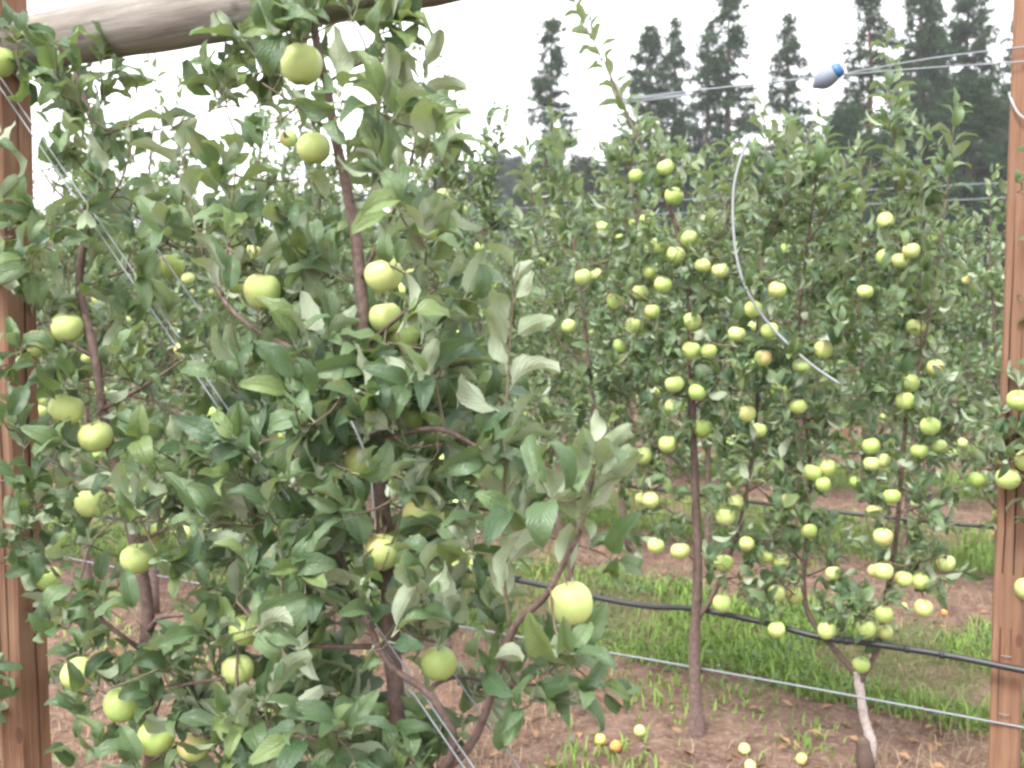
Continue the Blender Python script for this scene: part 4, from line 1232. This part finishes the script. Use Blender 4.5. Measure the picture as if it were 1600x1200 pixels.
# ------------------------------------------------------------------ grass, litter, fallen apples
def blades(name, n, region, hmin, hmax, wid, mat, lean, label, cat, clump=None):
    P = []
    while len(P) < n:
        m = n * 3
        y = rng.uniform(2.2, 15, m) ** 1.0
        w = 1.0 / y                                 # thin out with distance
        keep = rng.uniform(size=m) < np.clip(3.2 * w, 0.1, 1)
        x = rng.uniform(-0.62, 0.62, m) * y
        z0 = y + TAN * x
        nz = np.sin(x * 3.7 + 1.1 * y) * np.sin(y * 2.9 - 0.7 * x + 2) + 0.6 * np.sin(7.1 * x + 3) * np.sin(6.3 * y) + 0.25 * rng.normal(size=m) + 0.9 * np.sin(1.9 * x + 0.6 * y + 1.0) * np.sin(1.4 * y - 1.1 * x)
        keep &= region(z0, nz, x, y)
        for a in np.stack([x, y], -1)[keep]: P.append(a)
    P = np.array(P[:n])
    H = rng.uniform(hmin, hmax, n) * (0.7 + 0.6 * rng.uniform(size=n) ** 2)
    az = rng.uniform(0, 6.28, n)
    dx, dy = np.cos(az), np.sin(az)
    le = rng.uniform(0.2, 1.0, n) * lean
    W = wid * rng.uniform(0.7, 1.4, n)
    z = np.zeros(n) - 0.012
    base = np.stack([P[:, 0], P[:, 1], z], -1)
    side = np.stack([-dy, dx, np.zeros(n)], -1) * W[:, None]
    mid = base + np.stack([dx * le * H * 0.35, dy * le * H * 0.35, H * 0.6], -1)
    tip = base + np.stack([dx * le * H, dy * le * H, H * (1 - 0.35 * le)], -1)
    V = np.stack([base - side, base + side, mid + side * 0.8, mid - side * 0.8, tip], 1).reshape(-1, 3)
    o = np.arange(n)[:, None] * 5
    Q = o + np.array([[0, 1, 2, 3]]); T = o + np.array([[3, 2, 4]])
    lv = np.repeat(rng.uniform(size=n), 5)
    ob = link_mesh(name, mesh_np(name, V, [Q, T], M[mat], attrs={'lv': lv}))
    tag(ob, label, cat, None, 'stuff')

def alley(z0):                                   # distance from the nearest tree row
    d = np.abs((z0 - 4.38 + 1.45 + 29) % 2.9 - 1.45)
    return np.where(z0 < 4.38, 0.0, d)
blades('grass', 52000, lambda z0, nz, x, y: (alley(z0) > 0.62 + 0.15 * nz) & (nz > -0.5), 0.03, 0.11, 0.0037, 'grass', 1.0, 'green grass growing in the alleys between the tree rows', 'grass')
blades('dry_grass', 24000, lambda z0, nz, x, y: (nz < 0.1), 0.02, 0.10, 0.0018, 'straw', 1.3, 'dry straw coloured grass on the bare strips under the trees', 'grass')
blades('grass', 5000, lambda z0, nz, x, y: (alley(z0) < 0.6) & (nz > 0.75), 0.03, 0.08, 0.004, 'grass', 1.0, 'small green weed tufts on the bare soil strips', 'weeds')

def scatter_small(name, n, size, mat, region, hgt, label, cat, flat=0.35):
    P = []
    while len(P) < n:
        y = rng.uniform(2.4, 11, n * 4); x = rng.uniform(-0.58, 0.58, n * 4) * y
        z0 = y + TAN * x
        nz = np.sin(x * 4.1 + 0.8 * y) * np.sin(y * 3.3 - 0.9 * x + 1)
        k = region(z0, nz)
        P += list(np.stack([x, y], -1)[k])
    P = np.array(P[:n])
    Pz = np.column_stack([P, rng.uniform(0.0, hgt, n)])
    az = rng.uniform(0, 6.28, n)
    D = np.stack([np.cos(az), np.sin(az), rng.normal(0, flat, n)], -1)
    N = np.stack([rng.normal(0, flat, n), rng.normal(0, flat, n), np.ones(n)], -1)
    me = joined_leaves(name, 3, Pz, frames(D, N), size * rng.uniform(0.6, 1.3, n), rng.uniform(size=n), rng.integers(0, 4, n), M[mat])
    tag(link_mesh(name, me), label, cat, None, 'stuff')
scatter_small('dead_leaves', 1500, 0.05, 'litter', lambda z0, nz: alley(z0) < 0.85, 0.012, 'curled brown dead leaves lying on the soil strips', 'leaf litter')
scatter_small('clover', 9000, 0.035, 'clover', lambda z0, nz: (alley(z0) > 0.55) & (nz > -0.1), 0.09, 'low broad clover leaves in the grassy alleys', 'clover')
scatter_small('blossom', 160, 0.018, 'blossom', lambda z0, nz: (alley(z0) > 0.75) & (nz > 0.1), 0.13, 'tiny white clover blossoms dotting the alley grass', 'blossom')

def fallen(px, py, dia, mat, label):
    p = on_ground(px, py)
    me = random.choice(APPLES).copy()
    me.materials.clear(); me.materials.append(M[mat])
    o = link_mesh('fallen_apple', me)
    s = dia / 0.078
    o.scale = (s, s, s)
    o.location = (p[0], p[1], dia * 0.42)
    o.rotation_euler = (random.uniform(0.6, 2.4), random.uniform(-0.5, 0.5), random.uniform(0, 6))
    tag(o, label, 'apple', 'fallen apples on the soil')
for a in [(938, 1163, 0.042, 'yellow_apple', 'yellowing fallen apple beside the rotten orange one'), (962, 1174, 0.042, 'rotten', 'rotten orange fallen apple on the soil'),
          (1000, 1150, 0.044, 'apple', 'pale green fallen apple beyond the rotten orange one'), (1163, 1178, 0.042, 'apple', 'green fallen apple on the soil past the bare trunk'),
          (1252, 1194, 0.042, 'apple', 'green fallen apple at the picture foot near the dark stump'), (1172, 1206, 0.044, 'apple', 'fallen apple cut by the lower edge of the picture'),
          (1475, 962, 0.036, 'rotten', 'small orange fallen apple on the soil behind the second post'), (1412, 952, 0.036, 'yellow_apple', 'small yellow fallen apple under the forked tree, behind it'),
          (1555, 840, 0.045, 'rotten', 'orange fallen apple beside the second post under the farther hose')]:
    fallen(*a)
# ------------------------------------------------------------------ pines and far trees
def conifer(seed, height, crown0, half, nbranch, tufts, mat, bark, droop=0.25, nsize=0.42, irregular=0.5, top_sharp=0.8):
    r = np.random.default_rng(seed)
    n = 12
    hs = np.linspace(0, height, n)
    tr = np.stack([np.cumsum(r.normal(0, 0.05, n)), np.cumsum(r.normal(0, 0.05, n)), hs], -1)
    trunk = tube(smooth_path(tr, 24), np.linspace(0.02 * height, 0.03, 24), 8)
    Vs, lv, limbs = [], [], []
    for k in range(nbranch):
        f = r.uniform() ** 1.15
        h = height * (crown0 + (1 - crown0) * f)
        prof = (1 - f) ** top_sharp * (0.55 + 0.45 * min(1, f * 4)) + 0.06
        L = half * prof * r.uniform(1 - irregular, 1.12)
        if r.uniform() < 0.06 * irregular * 2: L *= 1.3
        az = r.uniform(0, 6.28)
        o = np.array([np.interp(h, hs, tr[:, 0]), np.interp(h, hs, tr[:, 1]), h])
        d = np.array([math.cos(az), math.sin(az), 0])
        dr = droop * r.uniform(0.3, 1.3) - 0.35 * f
        b = smooth_path([o, o + d * L * 0.55 - [0, 0, dr * L * 0.5], o + d * L - [0, 0, dr * L * 0.55]], 6)
        limbs.append(tube(b, np.linspace(0.06, 0.015, 6) * (0.6 + 0.4 * L / half), 4, 0, False))
        nt = max(2, int(tufts * (0.35 + L / half)))
        for _ in range(nt):
            t = r.uniform(0.25, 1.0) ** 0.7
            i = t * 5
            i0 = min(4, int(i))
            c = b[i0] + (b[i0 + 1] - b[i0]) * (i - i0) + r.normal(0, 0.2, 3) * [1, 1, 0.6]
            m = 9
            dd = r.normal(size=(m, 3)) + d * 0.6 - [0, 0, 0.25]
            dd /= np.linalg.norm(dd, axis=1)[:, None]
            sd = np.cross(dd, r.normal(size=(m, 3)))
            sd /= np.linalg.norm(sd, axis=1)[:, None]
            Ln = nsize * r.uniform(0.6, 1.2, m)[:, None]
            Vs.append(np.stack([c + sd * Ln * 0.085, c - sd * Ln * 0.085, c + dd * Ln], 1).reshape(-1, 3))
            lv.append(np.repeat(r.uniform() * 0.6 + 0.4 * r.uniform(size=m), 3))
    V = np.vstack(Vs)
    T = np.arange(len(V)).reshape(-1, 3)
    crown = mesh_np('crown', V, [T], M[mat], False, attrs={'lv': np.concatenate(lv)})
    lm = join_tubes(limbs)
    return (mesh_np('trunk', trunk[0], [trunk[1], trunk[2]], M[bark]), mesh_np('limbs', lm[0], [lm[1], lm[2]], M[bark]), crown)

H = 22.0
PINES = [conifer(s, H, c0, hw, nb, tf, 'needle', bk, 0.7, 0.5, 0.55, 0.75)
         for s, c0, hw, nb, tf, bk in ((1, 0.16, 3.7, 230, 15, 'pine_bark'), (2, 0.1, 4.6, 320, 16, 'pine_bark'), (3, 0.2, 3.8, 220, 14, 'pine_bark_red'), (4, 0.12, 3.3, 210, 14, 'pine_bark'), (5, 0.1, 4.8, 340, 16, 'pine_bark'))]
DENSE = [conifer(20 + s, 12.0, 0.02, 2.6, 300, 16, m, 'pine_bark', 0.2, 0.5, 0.35, 0.5) for s, m in ((1, 'needle'), (2, 'needle_brown'), (3, 'needle_blue'))]

def plant_conifer(kind, px, top, y, wscale, name, label, cat, group):
    src, hgt = kind
    p = at_depth(px, 470, y)
    topz = at_depth(px, top, y)[2]
    s = (topz + 0.3) / hgt
    e = empty(name, (p[0], p[1], -0.3), random.uniform(0, 6.28))
    e.scale = (s * wscale, s * wscale, s)
    tag(e, label, cat, group)
    for nm, me in zip(('trunk', 'limbs', 'crown'), src):
        o = link_mesh(nm, me, e)
        if nm != 'trunk': o['kind'] = 'stuff'
for k, px, top, y, ws, lab in [
    (0, 862, 25, 78, 0.95, 'lone tall pine standing clear in white sky past the leaning leader'),
    (1, 1012, 45, 80, 1.15, 'broad pine behind the leaning leader of the bare-trunked tree'),
    (3, 1052, 28, 84, 0.9, 'thin pine rising beside the broad pine behind the leaning leader'),
    (3, 1100, 35, 82, 0.9, 'lower pine crowding the tall pine whose top leaves the picture'),
    (0, 1135, -12, 79, 1.1, 'tall pine whose top leaves the picture, in the middle of the far line'),
    (3, 1226, 22, 80, 1.05, 'narrow pine standing clear in the sky next to the grey fitting'),
    (2, 1347, -45, 72, 1.0, 'pine with a red lower trunk just past the grey fitting'),
    (1, 1425, -30, 76, 1.0, 'tall pine behind the thin leader of the forked tree'),
    (4, 1440, -10, 84, 0.8, 'farther pine hidden behind the thin leader'),
    (4, 1500, -55, 78, 0.95, 'big dark pine beside the second post'),
    (1, 1580, 10, 86, 0.8, 'faint pine showing between the big dark pine and the second post'),
    (2, 1640, -40, 76, 1.0, 'pine hidden behind the second post'),
    (0, 1720, -10, 80, 1.0, 'pine past the frame edge beyond the second post')]:
    plant_conifer((PINES[k], H), px, top, y, ws, 'pine_tree', lab, 'pine tree', 'tall pines on the skyline')
for k, px, top, y, ws, lab in [
    (0, 1312, 172, 66, 0.8, 'dark bushy conifer below the grey fitting'), (0, 1368, 215, 70, 0.9, 'dense low conifer at the foot of the red-trunked pine'), (0, 1440, 180, 66, 1.0, 'dense conifer behind the slim leafy leader'),
    (0, 1505, 130, 64, 1.05, 'large dense conifer filling the gap before the second post'), (1, 1555, 165, 68, 0.9, 'brownish dense conifer against the second post'), (2, 1262, 215, 96, 0.7, 'small blue-grey conifer under the narrow clear pine'),
    (2, 778, 238, 120, 0.75, 'hazy grey-blue tree with a twin top seen over the far rows'), (2, 806, 246, 125, 0.7, 'hazy grey-blue tree next to the twin-topped one'), (2, 832, 262, 120, 0.7, 'lowest hazy tree in the dip beside the lone pine'),
    (1, 853, 222, 90, 0.75, 'brownish round-topped tree at the foot of the lone pine'), (1, 905, 248, 88, 0.9, 'brownish dense tree left of the hill patch'), (1, 935, 258, 84, 0.9, 'low brown tree under the blue hill patch'), (1, 972, 240, 86, 0.9, 'brown tree behind the leaning leader'),
    (1, 1010, 262, 82, 1.0, 'low dark tree at the foot of the broad pine'), (1, 1062, 255, 82, 1.0, 'low dark tree between the broad pine and the middle pine'), (0, 1105, 240, 80, 0.9, 'bushy conifer by the orange-brown post'),
    (0, 1160, 250, 80, 1.0, 'low bushy conifer behind the loose curved line'), (1, 1210, 240, 82, 1.0, 'low brownish tree under the narrow pine'),
    (2, 690, 270, 120, 0.9, 'hazy tree behind the upper leaves of the tall near tree'), (2, 640, 285, 120, 1.0, 'hazy tree hidden behind the tall near tree'), (2, 735, 268, 118, 0.9, 'hazy tree between the tall near tree and the twin-topped one'),
    (2, 560, 300, 125, 1.1, 'low hazy tree behind the bare upper trunk of the tall near tree'), (2, 460, 310, 125, 1.1, 'low hazy tree behind the sky gap between the near trees'), (2, 360, 315, 125, 1.1, 'low hazy tree far behind the brace wire'),
    (1, 1600, 200, 66, 1.0, 'dense tree directly behind the second post'), (0, 1680, 170, 66, 1.0, 'dense tree past the frame edge')]:
    plant_conifer((DENSE[k], 12.0), px, top, y, ws * 1.1, 'conifer_tree', lab.replace(' left of', ' beside'), 'tree', 'dense trees below the pines')

# ------------------------------------------------------------------ haze
def haze():
    x0, x1, y0, y1, z0, z1 = -460, 460, -30, 480, -1.5, 62
    V = np.array([(x, y, z) for x in (x0, x1) for y in (y0, y1) for z in (z0, z1)], float)
    Q = np.array([[0, 1, 3, 2], [4, 6, 7, 5], [0, 4, 5, 1], [2, 3, 7, 6], [0, 2, 6, 4], [1, 5, 7, 3]])
    m = bpy.data.materials.new('haze_air'); m.use_nodes = True
    nt = m.node_tree; nt.nodes.clear()
    out = nt.nodes.new('ShaderNodeOutputMaterial')
    v = nt.nodes.new('ShaderNodeVolumePrincipled')
    v.inputs['Color'].default_value = (0.93, 0.96, 1.0, 1)
    v.inputs['Density'].default_value = 0.0006
    v.inputs['Anisotropy'].default_value = 0.0
    nt.links.new(v.outputs[0], out.inputs['Volume'])
    o = link_mesh('haze', mesh_np('haze', V, [Q], m, False))
    o['kind'] = 'stuff'; o['label'] = 'pale summer haze hanging in the air'; o['category'] = 'haze'
haze()
